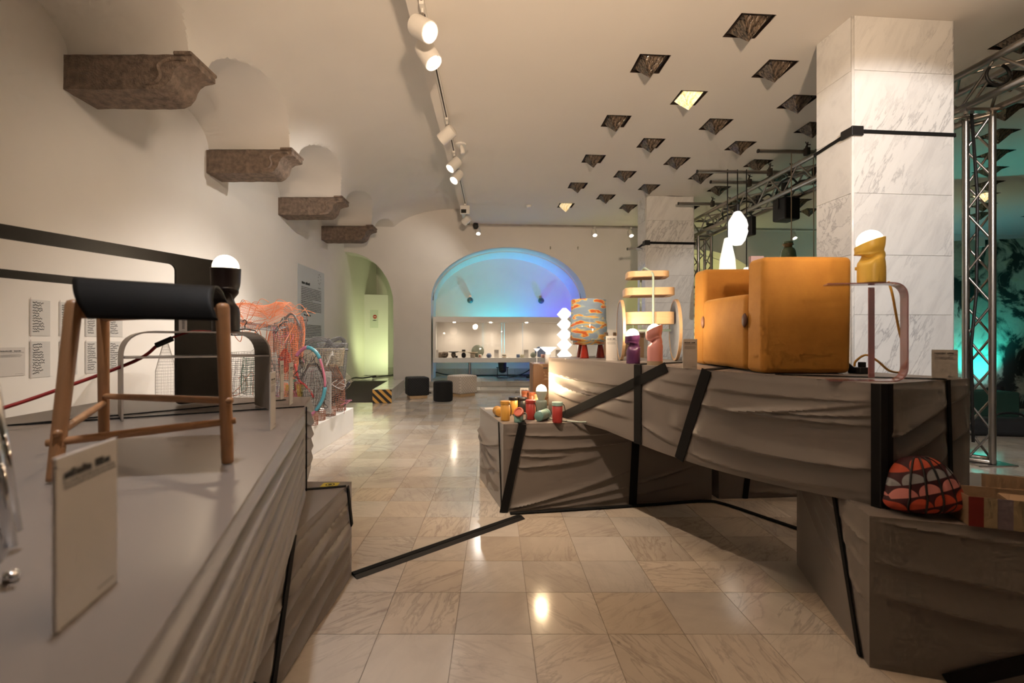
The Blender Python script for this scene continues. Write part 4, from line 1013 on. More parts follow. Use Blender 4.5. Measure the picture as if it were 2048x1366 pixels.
MB().lathe([(.03, 0), (.03, .006), (.004, .008), (.004, .12)], 16).build('stem', M['white'], fn); MB().lathe([(.005, .12), (.035, .15), (.0, .145)], 24, cap=False).build('cone', M['glow2'], fn)

# ---- jars on the left box
ZB = .587
M['black_strap'] = M['blackmat']
def jar(label, x, y, R, H, body, lid, strap=True, tilt=None, open_=False, rot=0):
    o = thing('lidded_jar', label, 'jar', (x, y, ZB+.001), rot, 'colourful jars on the wrapped box')
    par = o
    if tilt: o.rotation_euler = tilt; o.location.z = ZB+R*1.02
    MB().lathe([(R*.86, 0), (R*.92, H*.02), (R*.94, H*.06), (R*.96, H*.82), (R*.9, H*.83)]+([(R*.88, H*.83), (R*.86, H*.1), (0, H*.09)] if open_ else []), 28, cap=not open_).build('body', body, o, smooth=True)
    if open_: MB().lathe([(R*.86, .0), (0, .001)], 20).build('base', body, o)
    if not open_:
        MB().lathe([(R*.99, H*.83), (R*1.02, H*.835), (R*1.02, H*.975), (R*.98, H*.995), (R*.9, H), (0, H)], 28).build('lid', lid, o, smooth=False)
    if strap:
        MB().tube(bez([(R*1.0, -R*.2, H*.9), (R*1.25, -R*.3, H*.8), (R*1.45, -R*.2, H*.5), (R*1.15, -R*.1, H*.25)], 6), .0028, 6).build('strap', M['black'], o, smooth=True)
    return o
def pm(n, c): 
    if n not in M: M[n] = mat(n, c, .38, var=(8, .05))
    return M[n]
yel = pm('yellow_jar', (.60, .30, .055)); red = pm('red_jar', (.36, .035, .03)); teal = pm('teal_jar', (.17, .31, .28)); terra = pm('terracotta_jar', (.26, .075, .03)); blk = pm('black_jar', (.015, .013, .013)); coral = pm('coral_lid', (.55, .13, .08)); cream = pm('cream_jar', (.55, .36, .17)); dteal = pm('grey_teal', (.19, .25, .22))
jar('yellow jar with yellow lid at the left front of the jars', .072, 3.215, .0345, .137, yel, yel, rot=-.5)
jar('yellow jar with black lid behind the front yellow jar', .140, 3.50, .036, .130, yel, blk, False)
jar('black lidded jar between yellow and red jars', .207, 3.52, .038, .125, blk, blk, False)
jar('red jar with red lid left of the teal lamp', .252, 3.262, .036, .138, red, red, rot=-.6)
jar('red jar with mint lid at the right of the jars', .425, 3.135, .0365, .140, red, pm('mint_lid', (.36, .52, .46)), rot=.2)
jar('left one of two terracotta jars at the back', .250, 3.76, .034, .150, terra, terra, False)
jar('right one of two terracotta jars at the back', .298, 3.70, .030, .145, terra, terra, False)
jar('cream jar behind the teal lamp', .345, 3.68, .034, .13, cream, cream, False)
jar('yellow jar lying on its side at the back left', .035, 3.36, .034, .10, yel, yel, False, tilt=(-PI/2, 0, .2))
jar('teal jar lying on its side in front of the teal lamp', .300, 3.165, .0375, .125, teal, teal, False, tilt=(-PI/2, 0, -.55))
tc = jar('small open teal cup with coral lid leaning inside', .162, 3.155, .034, .068, teal, teal, False, open_=True)
ld = MB().lathe([(0,-.008),(.032,-.008),(.0345,-.004),(.0345,.012),(.031,.014),(.024,.014),(.023,.008),(0,.008)], 28).build('leaning_lid', coral, tc, loc=(.002,-.014,.068), rot=(.75, -.55, 0)); smooth_angle(ld, 30)
hd = MB().tube(bez([(.035,.005,.062),(.05,.0,.06),(.055,.0,.03),(.04,0,.012)], 5), .006, 8, flat=.5).build('handle', dteal, tc, smooth=True)
tlp = thing('bottle_lamp', 'grey-teal bottle lamp with glowing globe among the jars', 'lamp', (.345, 3.42, ZB+.001))
MB().lathe([(.038, 0), (.042, .004), (.043, .10), (.040, .113), (.034, .116)], 28).build('body', dteal, tlp, smooth=True)
MB().lathe([(.02, .10), (.021, .113), (.043, .178), (.043, .186), (.038, .186)], 28).build('cone', pm('pale_teal', (.40, .47, .42)), tlp, smooth=True)
MB().lathe([(.039*math.sin(PI*k/16), -.039*math.cos(PI*k/16)) for k in range(17)], 28, (0,0,.192)).build('globe', M['globe'], tlp, smooth=True)
lamp('globe_light', 'POINT', (0.0, 0, .192+.045), 10, (1, .72, .42), size=.03, parent=tlp)
wc = thing('mint_cable', 'pale mint cable running from the jars under the beam', 'cord', (0,0,0))
MB().tube(bez([(.365,3.36,ZB+.006),(.39,3.28,ZB+.005),(.44,3.2,ZB+.005),(.50,3.16,ZB+.006),(.56,3.13,ZB+.006),(.64,3.12,ZB+.006)], 6), .0055, 8).build('cord', pm('pale_mint', (.45, .52, .46)), wc, smooth=True)
tag(MB().box((-.055,-.04,0),(.055,.04,.003)).build('flat_card', M['card'], loc=(-.03, 3.78, ZB+.001), rot=(0,0,.1)), 'white card lying flat at back left corner of jar box', 'card')
label_card('small white card standing behind the terracotta jars', (.255, 4.0, ZB), .05, .072, .150, seed=12)
# ---- patterned cushion and carton on the right box
def scallop():
    t = NT('scallop_print'); uv = t.coord('UV'); sp_ = t.n('ShaderNodeSeparateXYZ'); t.l(uv, sp_.inputs[0])
    v = t.math('MULTIPLY', sp_.outputs[1], 5.0); row = t.math('FLOOR', v); fv = t.math('FRACT', v)
    u_ = t.math('ADD', t.math('MULTIPLY', sp_.outputs[0], 3.3), t.math('MULTIPLY', row, .42)); fu = t.math('SUBTRACT', t.math('FRACT', u_), .5)
    d2 = t.math('ADD', t.math('POWER', t.math('MULTIPLY', fu, 1.0), 2), t.math('POWER', t.math('MULTIPLY', fv, .58), 2)); ins = t.math('LESS_THAN', d2, .225)
    rc_ = t.ramp(t.math('DIVIDE', t.math('ADD', row, .5), 5.0), [(0, (.50,.06,.025)), (.2, (.50,.06,.025)), (.4, (.62,.22,.20)), (.6, (.27,.27,.28)), (.8, (.50,.07,.03))], True)
    low = t.math('LESS_THAN', row, .5)
    t.l(t.mix(ins, (.045, .004, .008), rc_), t.b.inputs['Base Color']); t.set(Roughness=.7); return t.m
M['scallop'] = scallop()
cu = thing('cushion', 'rounded cushion with red pink and grey scallop print and black cords', 'cushion', tuple(at(1854, 1020, 1.62)[:2])+(.538,), math.radians(-14))
cw, cdp, chh = .105, .062, .098
def cush(u_, v_):
    a = 2*PI*u_; ph = PI*v_
    x = math.cos(a)*math.sin(ph)**.75; z = -math.cos(ph)
    y = math.sin(a)*math.sin(ph)**.75
    sx = math.copysign(abs(math.cos(a))**.8, math.cos(a))*math.sin(ph)**.7; sy = math.copysign(abs(math.sin(a))**.9, math.sin(a))*math.sin(ph)**.7
    zz = math.copysign(abs(z)**.85, z)
    wr = 1+.015*math.sin(9*a+5*ph)
    zq = zz if zz > 0 else zz*.55; return (cw*sx*(1.08-.22*zz)*wr+.02*zz*cw, cdp*sy*wr*(1.1-.2*zz), chh*.62+chh*1.36*(zq if zz > 0 else zq*.8))
b = MB(); NU, NV = 64, 32; b.grid(cush, NU, NV); o = b.build('cover', M['scallop'], cu, smooth=True)
me = o.data; uvl = me.uv_layers.new(name='UVMap')
for lp in me.loops:
    co = me.vertices[lp.vertex_index].co; a = math.atan2(co.y, co.x); uvl.data[lp.index].uv = (co.x/cw*.5*.9+.5+co.z*.6, max(0.001, min(.999, co.z/(2.1*chh)-co.x*.9+.03)))
o.rotation_euler = (-.12, -.12, 0)
for k, xx in enumerate((-.62, -.22, .18, .52, .78)):
    pts = []
    for j in range(25):
        ph = PI*(.06+.88*j/24); z = -math.cos(ph); zz = math.copysign(abs(z)**.85, z); s_ = math.sin(ph)**.7
        xr = max(-.98, min(.98, xx+.12*z)); yy = math.sqrt(max(0, 1-abs(xr)**2.2))
        zq = zz if zz > 0 else zz*.55; pts.append((cw*xr*s_*(1.08-.22*zz)+.02*zz*cw, -cdp*yy*s_*(1.1-.2*zz)-.003, chh*.62+chh*1.36*(zq if zz > 0 else zq*.8)))
    MB().tube(pts, .0032 if k < 3 else .0018, 6).build('elastic_cord', M['black'], o, smooth=True)
def stripes():
    t = NT('striped_carton'); v = t.coord('Object'); s_ = t.n('ShaderNodeSeparateXYZ'); t.l(v, s_.inputs[0])
    t.l(t.ramp(t.math('DIVIDE', s_.outputs[0], .3), [(0, (.20,.016,.01)), (.125, (.33,.24,.14)), (.235, (.20,.15,.17)), (.365, (.33,.24,.14)), (.475, (.008,.008,.014)), (.60, (.33,.24,.14)), (.75, (.20,.016,.01))], True), t.b.inputs['Base Color']); t.set(Roughness=.6); return t.m
M['kraft'] = mat('kraft_board', (.42, .28, .17), .75); M['stripes'] = stripes()
cx = thing('carton_box', 'open carton box with red beige and purple stripes at right edge', 'box', tuple(at(1938, 1028, 1.52)[:2])+(.531,), math.radians(-21))
Lb, Db, Hb, tb_ = .30, .15, .097, .003
MB().box((0, 0, 0), (Lb, tb_, Hb)).build('front_panel', M['stripes'], cx)
MB().box((0, Db-tb_, 0), (Lb, Db, Hb)).build('back_panel', M['kraft'], cx)
MB().box((0, tb_, 0), (tb_, Db-tb_, Hb)).build('side_panel', [M['kraft']], cx)
MB().box((Lb-tb_, tb_, 0), (Lb, Db-tb_, Hb)).build('side_panel', M['kraft'], cx)
MB().box((tb_, tb_, 0), (Lb-tb_, Db-tb_, tb_)).build('base', M['kraft'], cx)
MB().box((tb_*1.1, tb_*1.1, tb_), (Lb-tb_*1.1, tb_*1.8, Hb-.001)).build('front_lining', M['kraft'], cx)
MB().prism([(.115, Db), (.27, Db), (.28, Db+.004), (.105, Db+.004)], Hb, Hb+.045).build('back_flap', M['kraft'], cx)
MB().box((.13, .02, Hb-.035), (.25, .13, Hb-.028)).build('inner_flap', M['kraft'], cx, rot=(.15, 0, 0))
# ================================================================== FAR END
CYAN, BLUE, YG, TEAL, VIOL = (.0, .62, .80), (.07, .06, 1.0), (.85, .9, .25), (.0, .72, .62), (.25, .2, 1.0)
def fl3(s, d, z): return FW(s, d, z)
M['parcan'] = mat('parcan_black', (.012, .012, .013), .5); M['cyanlens'] = emit('cyan_lens', (.3, .95, 1.0), 12)
def par_can(label, loc, aim, energy, color, angle=110):
    o = thing('stage_uplight', label, 'stage light', loc)
    d = (Vector(aim)-Vector(loc)).normalized(); q = d.to_track_quat('Z', 'Y'); c = Vector((0, 0, .26))
    bo = MB().lathe([(.05, -.13), (.09, -.10), (.105, -.04), (.105, .10), (.112, .11), (.112, .13), (.10, .13), (.098, .09), (0, .085)], 24).build('can', M['parcan'], o, loc=c); bo.rotation_mode = 'QUATERNION'; bo.rotation_quaternion = q; smooth_angle(bo, 35)
    ln = MB().lathe([(.095, .10), (0, .115)], 20).build('lens', M['cyanlens'], o, loc=c); ln.rotation_mode = 'QUATERNION'; ln.rotation_quaternion = q
    for k in range(4):
        a = k*PI/2+.4; rdp = q @ Vector((math.cos(a)*.10, math.sin(a)*.10, .13)); rdq = q @ Vector((math.cos(a)*.125, math.sin(a)*.125, .19))
        MB().add([c+rdp+q @ Vector((-math.sin(a)*.05, math.cos(a)*.05, 0)), c+rdp-q @ Vector((-math.sin(a)*.05, math.cos(a)*.05, 0)), c+rdq], [(0,1,2)]).build('barn_door', M['parcan'], o)
    for sx in (-1, 1): MB().tube([(sx*.13, 0, .27), (sx*.135, 0, .02), (sx*.135, -.1, .012)], .009, 8).build('bracket', M['parcan'], o)
    MB().tube([(-.135, -.1, .012), (.135, -.1, .012)], .009, 8).build('foot', M['parcan'], o); MB().tube([(-.16, 0, .27), (.16, 0, .27)], .012, 8).build('pivot', M['parcan'], o)
    MB().box((-.14, -.02, .0), (.14, .02, .012)).build('plate', M['parcan'], o)
    lamp('uplight_beam', 'SPOT', c+d*.15, energy, color, size=.06, angle=angle, blend=.9, parent=o).rotation_euler = d.to_track_quat('-Z', 'Y').to_euler()
    return o
par_can('black stage uplight glowing cyan under the display case', fl3(.24, .72, SZ), fl3(.22, 1.25, 1.4), 130, CYAN, 105)
# coloured uplights at the jambs, hidden by the wall; same fittings as the one in view
lamp('jamb_uplight', 'SPOT', fl3(-1.30, .62, SZ+.3), 15, YG, fl3(-1.0, 1.45, 2.0), .06, 120, .9)
lamp('jamb_uplight', 'SPOT', fl3(2.0, .62, SZ+.3), 150, BLUE, fl3(1.9, 1.45, 1.9), .06, 95, .9)
lamp('jamb_uplight', 'SPOT', fl3(6.2, .7, .3), 110, (.85, .85, .30), fl3(5.2, 1.6, 2.2), .06, 130, .9)
lamp('hall_uplight', 'SPOT', fl3(-2.50, .72, SZ+.3), 46, (.80, .95, .45), fl3(-3.3, 2.2, 2.0), .10, 140, .9)
# display case across the arch
vc = thing('display_case', 'long white glass-fronted display case across the blue arch', 'display case', (0,0,0))
v0, v1, vd0, vd1, vz0, vz1 = -1.52, 2.22, .06, .50, .62, 1.75
fbox(MB(), v0, v1, vd0, vd1, vz0, vz0+.115).build('base_slab', M['white'], vc, bevel=.004)
fbox(MB(), v0, v1, vd0, vd1, vz1-.13, vz1).build('top_slab', M['white'], vc, bevel=.004)
fbox(MB(), v0, v0+.07, vd0+.002, vd1, vz0+.115, vz1-.13).build('end_panel', M['white'], vc); fbox(MB(), v1-.07, v1, vd0+.002, vd1, vz0+.115, vz1-.13).build('end_panel', M['white'], vc)
xb = [v0+.07, -.28, .20, .27, .74, v1-.07]
for a, c in zip(xb[:-1], xb[1:]): fbox(MB(), a+.004, c-.004, vd1-.03, vd1-.01, vz0+.115, vz1-.13).build('back_panel', M['wall'], vc)
for a, c in ((v0+.07, .35), (.352, v1-.07)): fbox(MB(), a, c, vd0+.02, vd0+.026, vz0+.115, vz1-.13).build('glass_pane', M['glass'], vc)
for s_ in (-.62, 1.55): b = MB().lathe([(.035, SZ), (.035, vz0)], 20, (*FW(s_, .28, 0)[:2], 0)); b.build('leg', M['steel'], vc, smooth=False)
M['led'] = emit('case_lamp', (1, .86, .66), 22)
for k in range(4):
    p = FW(-1.0+.9*k, .16, vz1-.132); MB().lathe([(.03, -.012), (.035, 0)], 16, p).build('downlight', M['led'], vc)
    lamp('case_light', 'SPOT', (p[0], p[1], p[2]-.02), 20, (1, .82, .62), (p[0], p[1]-.25, p[2]-1), .06, 165, 1.0)
# ceramics in the case
ZC = vz0+.116
def cer(label, name, s_, d_, prof, m, cat='ceramic', sx=1, extra=None, rot=0):
    o = thing(name, label, cat, FW(s_, d_, ZC), rot, 'ceramics in the display case'); MB().lathe(prof, 24, sx=sx).build('body', m, o, smooth=True)
    if extra: extra(o)
    return o
def us(u): return (u-VPX)*11.6/F_PX
speck = mat('speckled_stoneware', (.16, .12, .085), .6, var=(30, .7)); dark = mat('dark_glaze', (.02, .02, .022), .3); ivory = mat('ivory_glaze', (.62, .54, .42), .35); sage = mat('sage_glaze', (.16, .18, .14), .4, var=(12, .3)); blueg = mat('blue_glaze', (.10, .14, .24), .3, var=(14, .3)); reddot = mat('red_glaze_patch', (.4, .03, .03), .4)
mug = lambda R, H: [(R*.85, 0), (R, H*.06), (R, H), (R*.9, H), (R*.88, H*.15), (0, H*.12)]
bowl = lambda R, H: [(R*.45, 0), (R*.9, H*.3), (R, H*.62), (R*.82, H), (R*.74, H), (R*.9, H*.6), (0, H*.15)]
cer('speckled square-shouldered pot at far left of the display case', 'stoneware_pot', us(885), .27, mug(.09, .135), speck)
cer('round speckled bowl in the case beside the leftmost pot', 'stoneware_bowl', us(893), .20, bowl(.075, .15), speck)
cer('striped pot under the dark dish in the case', 'stoneware_pot', us(909), .22, bowl(.06, .12), speck, extra=lambda o: MB().lathe([(.02, .12), (.13, .14), (.13, .155), (0, .15)], 24).build('dish', dark, o))
cer('small dark cup in the case right of striped pot', 'cup', us(915), .18, mug(.03, .05), dark)
def stack(o):
    MB().lathe([(.0, .13), (.13, .145), (.13, .155), (0, .15)], 24).build('plate', ivory, o); MB().lathe([(.04, .155), (.045, .16), (.045, .2), (.0, .205)], 16).build('dark_cap', dark, o)
cer('black round vase carrying a white plate and cap', 'stacked_vase', us(929), .2, [(.03, 0), (.055, .03), (.055, .09), (.03, .125), (0, .13)], dark, extra=stack)
cer('ivory bowl with wide white dish on top', 'stacked_bowl', us(947), .2, mug(.06, .10), ivory, extra=lambda o: MB().lathe([(.05, .10), (.13, .13), (.13, .14), (0, .13)], 24).build('dish', ivory, o))
pl = thing('round_plate', 'large round sage plate standing upright in the case', 'plate', FW(us(957), .34, ZC)); MB().lathe([(0, -.008), (.10, -.008), (.16, .006), (.155, .012), (0, 0)], 32).build('disc', sage, pl, loc=(0, 0, .158), rot=(PI/2-.15, 0, FA), smooth=True)
cer('small white mug with red mark beside the sage plate', 'mug', us(961), .16, mug(.048, .085), ivory, extra=lambda o: MB().box((-.014,-.052,.02),(.014,-.047,.07)).build('mark', reddot, o))
cer('blue-grey round vase left of the case middle', 'vase', us(979), .2, [(.04, 0), (.065, .03), (.065, .07), (.035, .11), (0, .115)], blueg)
def eyes(o):
    for k in (-1, 0, 1): MB().box((k*.03-.011,-.062,.05),(k*.03+.011,-.05,.075)).build('mark', dark, o)
cer('ivory bowl with dark marks in the case middle', 'bowl', us(1009), .2, mug(.058, .085), ivory, extra=eyes)
cer('small blue and white mug in the case', 'mug', us(1037), .2, mug(.045, .085), blueg); cer('small ivory and green mug in the case', 'mug', us(1045), .18, mug(.05, .08), mat('green_ivory', (.42,.40,.28), .4, var=(20,.4)))
cer('sage round vase at right in the case', 'vase', us(1068), .26, [(.04, 0), (.075, .04), (.07, .09), (.03, .13), (0, .135)], sage)
pl = thing('round_plate', 'dark grey round plate standing upright at right in the case', 'plate', FW(us(1083), .34, ZC)); MB().lathe([(0, -.008), (.09, -.008), (.14, .006), (.135, .012), (0, 0)], 32).build('disc', blueg, pl, loc=(0, 0, .138), rot=(PI/2-.15, 0, FA), smooth=True)
cer('pink-marked mug in front of the dark plate', 'mug', us(1086), .14, mug(.05, .085), mat('pink_ivory', (.55,.30,.26), .4, var=(20,.4)))
for u_, lb in ((875, 'label card at the left end inside the display case'), (994, 'label card in the middle of the display case'), (1053, 'label card at right inside the display case'), (1117, 'label card at far right inside the display case')):
    label_card(lb, FW(us(u_), .2, ZC), FA, .115, .20, seed=u_)
# sconces in the niche
for s_, lb in ((-.60, 'left small glass-ball wall lamp in the blue niche'), (1.36, 'right small glass-ball wall lamp in the blue niche')):
    o = thing('wall_lamp', lb, 'wall lamp', FW(s_, 1.44, 2.27), FA)
    MB().box((-.035, -.02, .0), (.035, 0, .14)).build('backplate', M['steel'], o); MB().tube([(0, -.02, .10), (0, -.09, .10), (0, -.10, .05)], .012, 8).build('arm', M['steel'], o, smooth=True)
    MB().lathe([(.085*math.sin(PI*k/10), -.085*math.cos(PI*k/10)) for k in range(11)], 20, (0, -.10, -.0)).build('ball', mat('smoky_ball', (.12,.16,.17), .08, .3), o, smooth=True)
# cables on the stage
cb = thing('stage_cables', 'tangled black cables and connectors on the stage floor right of the uplight', 'cables', (0,0,0))
MB().tube(bez([fl3(.4, .75, SZ+.02), fl3(.75, .7, SZ+.10), fl3(1.0, .7, SZ+.24), fl3(1.12, .72, SZ+.30), fl3(1.3, .7, SZ+.2), fl3(1.45, .72, SZ+.22), fl3(1.6, .7, SZ+.1)], 8), .014, 8).build('cable', M['black'], cb, smooth=True)
MB().tube(bez([fl3(.4, .7, SZ+.02), fl3(.9, .66, SZ+.03), fl3(1.2, .68, SZ+.06), fl3(1.5, .66, SZ+.03)], 8), .013, 8).build('cable', M['black'], cb, smooth=True)
fbox(MB(), 1.05, 1.3, .66, .80, SZ+.001, SZ+.2).build('connector_box', mat('dark_red_plastic', (.10,.02,.02), .5), cb, bevel=.02); fbox(MB(), .85, 1.7, .60, .70, SZ+.001, SZ+.06).build('power_strip', M['black'], cb, bevel=.01)
c2 = tag(MB().tube(bez([fl3(-1.5, .9, SZ+.14), fl3(-1.2, 1.2, SZ+.05), fl3(-.6, 1.36, SZ+.02), fl3(.2, 1.38, SZ+.02), fl3(2.2, 1.38, SZ+.02)], 8), .016, 8).build('stage_cable', M['black'], smooth=True), 'long black cable along the niche back wall on the stage', 'cable')
# ramp mat, curb block, poufs
rm = MB(); 
q = [FW(-3.35, -2.55, 0), FW(-2.44, -2.55, 0), FW(-2.46, -.05, SZ), FW(-3.40, -.05, SZ)]
rm.add([(x, y, z+.004) for x, y, z in q]+[(x, y, .0005) for x, y, z in q], [(0,1,2,3),(4,7,6,5),(0,4,5,1),(1,5,6,2),(2,6,7,3),(3,7,4,0)])
tag(rm.build('carpet_ramp', mat('dark_carpet', (.055, .045, .032), .95, bump=(120, .5, .004))), 'dark carpeted ramp leading up through the left arch', 'ramp')
cbk = thing('marble_curb', 'marble curb block with yellow and black striped end beside ramp', 'curb', (0,0,0))
fa, fb, fc_, fd = (-2.255, 8.46), (-1.905, 8.50), (-2.12, 10.75), (-2.44, 10.72)
def lerp2(a, c, t): return (a[0]+(c[0]-a[0])*t, a[1]+(c[1]-a[1])*t)
cuts = [0, .04, .08, .12, .16, .30, .65, 1]
for t0_, t1_ in zip(cuts[:-1], cuts[1:]):
    e = .0015; l0, l1, r0, r1 = lerp2(fa, fd, t0_+e), lerp2(fa, fd, t1_-e), lerp2(fb, fc_, t0_+e), lerp2(fb, fc_, t1_-e)
    MB().prism([l0, r0, r1, l1], .001, .257).build('slab', M['steps'], cbk, bevel=.002, seg=1)
def hazard():
    t = NT('hazard_stripes'); v = t.coord('Object'); s_ = t.n('ShaderNodeSeparateXYZ'); t.l(v, s_.inputs[0])
    k = t.math('FRACT', t.math('MULTIPLY', t.math('ADD', s_.outputs[0], s_.outputs[2]), 7.2)); t.l(t.mix(t.math('GREATER_THAN', k, .5), (.014,.012,.010), (.60,.32,.07)), t.b.inputs['Base Color']); t.set(Roughness=.6); return t.m
dv = Vector((fb[0]-fa[0], fb[1]-fa[1], 0)); MB().box((0.003, -.006, .004), (dv.length-.003, 0.001, .253)).build('hazard_tape', hazard(), cbk, loc=(fa[0], fa[1], 0), rot=(0, 0, math.atan2(dv.y, dv.x)))
def woven(name, c1, c2, sc):
    t = NT(name); v = t.coord(); ck = t.n('ShaderNodeTexChecker'); ck.inputs['Scale'].default_value = sc; ck.inputs[1].default_value = (*c1, 1); ck.inputs[2].default_value = (*c2, 1); mp = t.n('ShaderNodeMapping'); mp.inputs['Location'].default_value = (.013,.017,.011); t.l(v, mp.inputs[0]); t.l(mp.outputs[0], ck.inputs[0]); t.l(ck.outputs[0], t.b.inputs['Base Color']); t.set(Roughness=.85); t.bump(ck.outputs[1], .4, .01); return t.m
def pouf(label, x, y, w_, h_, rotz, m, zb_=.06):
    o = thing('cube_pouf', label, 'pouf', (x, y, 0), rotz, 'poufs before the stage')
    rblock('cushion', (-w_/2, -w_/2, zb_), (w_/2, w_/2, zb_+h_), .03, o, m, .012)
    MB().box((-w_*.42, -w_*.42, .001), (w_*.42, w_*.42, zb_)).build('wood_base', M['beech'], o); return o
pouf('charcoal woven cube pouf on wooden base', *at(834, 797, 9.35)[:2], .42, .36, .35, woven('charcoal_weave', (.012,.012,.013), (.026,.026,.028), 40))
pouf('beige woven cube pouf on wooden base in front of the stage', *at(924, 793, 9.7)[:2], .46, .37, .75, woven('beige_weave', (.52,.44,.37), (.68,.60,.52), 32))
pr = tag(MB().lathe([(.17, .0), (.18, .01), (.186, .04), (.186, .34), (.175, .37), (.15, .38), (0, .385)], 40, (*at(886, 803, 8.85)[:2], .001)).build('round_pouf', mat('black_felt', (.008,.008,.008), .95), smooth=True), 'black cylindrical pouf between the two cube poufs', 'pouf')
# hall door with sign
dr = thing('door_1', 'white door leaf with no-entry sign standing in the left arch', 'door', FW(-3.55, 1.7, SZ+.01), math.radians(14)); dr['kind'] = 'structure'; del dr['category']
MB().box((0, 0, 0), (.66, .04, 2.25)).build('leaf', M['white'], dr, bevel=.004)
MB().box((.17, -.004, 1.32), (.39, -.001, 1.82)).build('sign_sheet', mat('sign_sheet', (.66,.68,.62), .5), dr)
MB().lathe([(0, -.002), (.055, -.002), (.055, .002), (0, .002)], 24).build('no_entry_symbol', mat('sign_red', (.45,.03,.02), .5), dr, loc=(.30, -.007, 1.63), rot=(PI/2, 0, 0))
MB().box((.265, -.0115, 1.622), (.335, -.0095, 1.64)).build('symbol_bar', M['white'], dr); b = MB(); words(b, .245, .355, 1.52, .028, random.Random(5), -.005, 1.0); b.build('sign_text', M['ink'], dr)
hc = tag(MB().tube(bez([FW(-3.5, -.6, .17), FW(-3.45, .1, SZ+.06), FW(-3.3, .5, SZ+.03), FW(-3.0, .55, SZ+.07), FW(-3.1, .7, SZ+.03), FW(-2.9, 1.3, SZ+.02), FW(-2.4, 2.5, SZ+.02)], 8), .018, 8).build('hall_cable', M['black'], smooth=True), 'black cables on the floor of the left arch below door', 'cable')
# ---- left wall: text panel and handwritten sheets
pn = thing('text_panel', 'tall pale text panel with logo ring on the left wall', 'wall panel', (XL+.001, 8.45, .95), PI/2)
MB().box((0, -.006, 0), (1.31, 0, 1.63)).build('board', mat('panel_print_base', (.56, .59, .60), .55), pn)
rg = random.Random(9); b = MB(); words(b, .17, .55, 1.28, .055, rg, -.0075, 1.0); words(b, .27, .6, .68, .035, rg, -.0075, 1.0); words(b, .2, .45, .58, .035, rg, -.0075, 1.0); b.build('heading', M['ink'], pn)
b = MB(); z = 1.215
for n_, z0 in ((8, 1.215), (7, .945), (8, .50), (6, .20)):
    for k in range(n_): words(b, .15, 1.14*(1 if k < n_-1 else .6), z0-.033*k, .019, rg, -.0075, .75)
b.build('body_text', M['ink'], pn)
b = MB()
for k in range(9):
    a = 2*PI*k/9; c = Vector((1.04+.075*math.cos(a), -.0075, 1.47+.10*math.sin(a))); e = Vector((math.cos(a), 0, math.sin(a)))*.018; f_ = Vector((-math.sin(a), 0, math.cos(a)))*.011
    b.add([c-e, c+f_, c+e, c-f_], [(0,1,2,3)])
words(b, .97, 1.12, 1.28, .014, rg, -.0075, .8); b.build('logo_ring', M['ink'], pn)
def grid_mat():
    t = NT('grid_paper'); v = t.coord('Object'); s_ = t.n('ShaderNodeSeparateXYZ'); t.l(v, s_.inputs[0])
    def ln(ax): return t.math('LESS_THAN', t.math('FRACT', t.math('MULTIPLY', s_.outputs[ax], 110)), .22)
    t.l(t.mix(t.math('MAXIMUM', ln(0), ln(2)), (.66,.62,.56), (.52,.53,.54)), t.b.inputs['Base Color']); t.set(Roughness=.5); return t.m
gm = grid_mat()
def scribble(b, x0, x1, z, h, rg, y):
    x = x0; pts = []
    while x < x1:
        pts.append((x, z+h*rg.choice((.0, .5, .55, .1, .9)))); x += h*rg.uniform(.16, .34)
    for (xa, za), (xb_, zb_) in zip(pts[:-1], pts[1:]):
        w_ = h*.2; b.add([(xa, y, za-w_), (xb_, y, zb_-w_), (xb_, y, zb_+w_*1.4), (xa, y, za+w_*1.4)], [(0,1,2,3)])
POS = ['leftmost', 'second', 'third', 'rightmost']
for r_ in range(2):
    for k in range(4):
        o = tag(MB().box((0, -.003, 0), (.165, 0, .285)).build('handwritten_sheet', gm, loc=(XL+.001, 3.585+.243*k, 1.185 if r_ == 0 else .855), rot=(0, 0, PI/2)), '%s handwritten grid-paper sheet in the %s row on the left wall' % (POS[k], ('upper', 'lower')[r_]), 'paper sheet', 'handwritten sheets on the left wall')
        b = MB(); rg = random.Random(r_*10+k)
        for j in range(12): scribble(b, .022, .022+rg.uniform(.05, .10), .255-.0205*j, .013, rg, -.0036)
        b.build('handwriting', M['ink'], o)
        MB().box((.006, -.0038, -.01), (.0075, -.0031, .30)).build('margin_line', mat('red_margin', (.22,.07,.06), .6) if 'red_margin' not in bpy.data.materials else bpy.data.materials['red_margin'], o)
label_card('printed info card on the left wall beside the handwritten sheets', (XL+.003, 3.45, .88), PI/2, .20, .215, seed=21)

# ================================================================== WIRE SCULPTURES ON THE WHITE PLINTH
wp = tag(MB().box((-3.3, 3.6, 0), (-1.83, 5.95, .285)).build('white_plinth', M['white'], bevel=.004), 'low white plinth under the wire sculptures', 'plinth')
def wiremat(n, c, e=0): 
    return mat(n, c, .5)
Wg = wiremat('grey_wire', (.20,.20,.21)); Ww = wiremat('white_wire', (.55,.54,.53)); Wo = wiremat('orange_net', (1.,.36,.17)); Wp = wiremat('pink_wire', (.62,.20,.30)); Wc = wiremat('copper_wire', (.35,.16,.10)); Wd_ = wiremat('dark_wire', (.06,.06,.065)); Wgr = wiremat('green_wire', (.10,.24,.18)); Wy = wiremat('yellow_wire', (.6,.5,.12)); Wb = wiremat('lilac_wire', (.32,.30,.55))
TBp, TPk, TRd = mat('blue_tube', (.10,.38,.50), .3), mat('pink_tube', (.55,.20,.36), .3), mat('red_tube', (.55,.08,.08), .4)
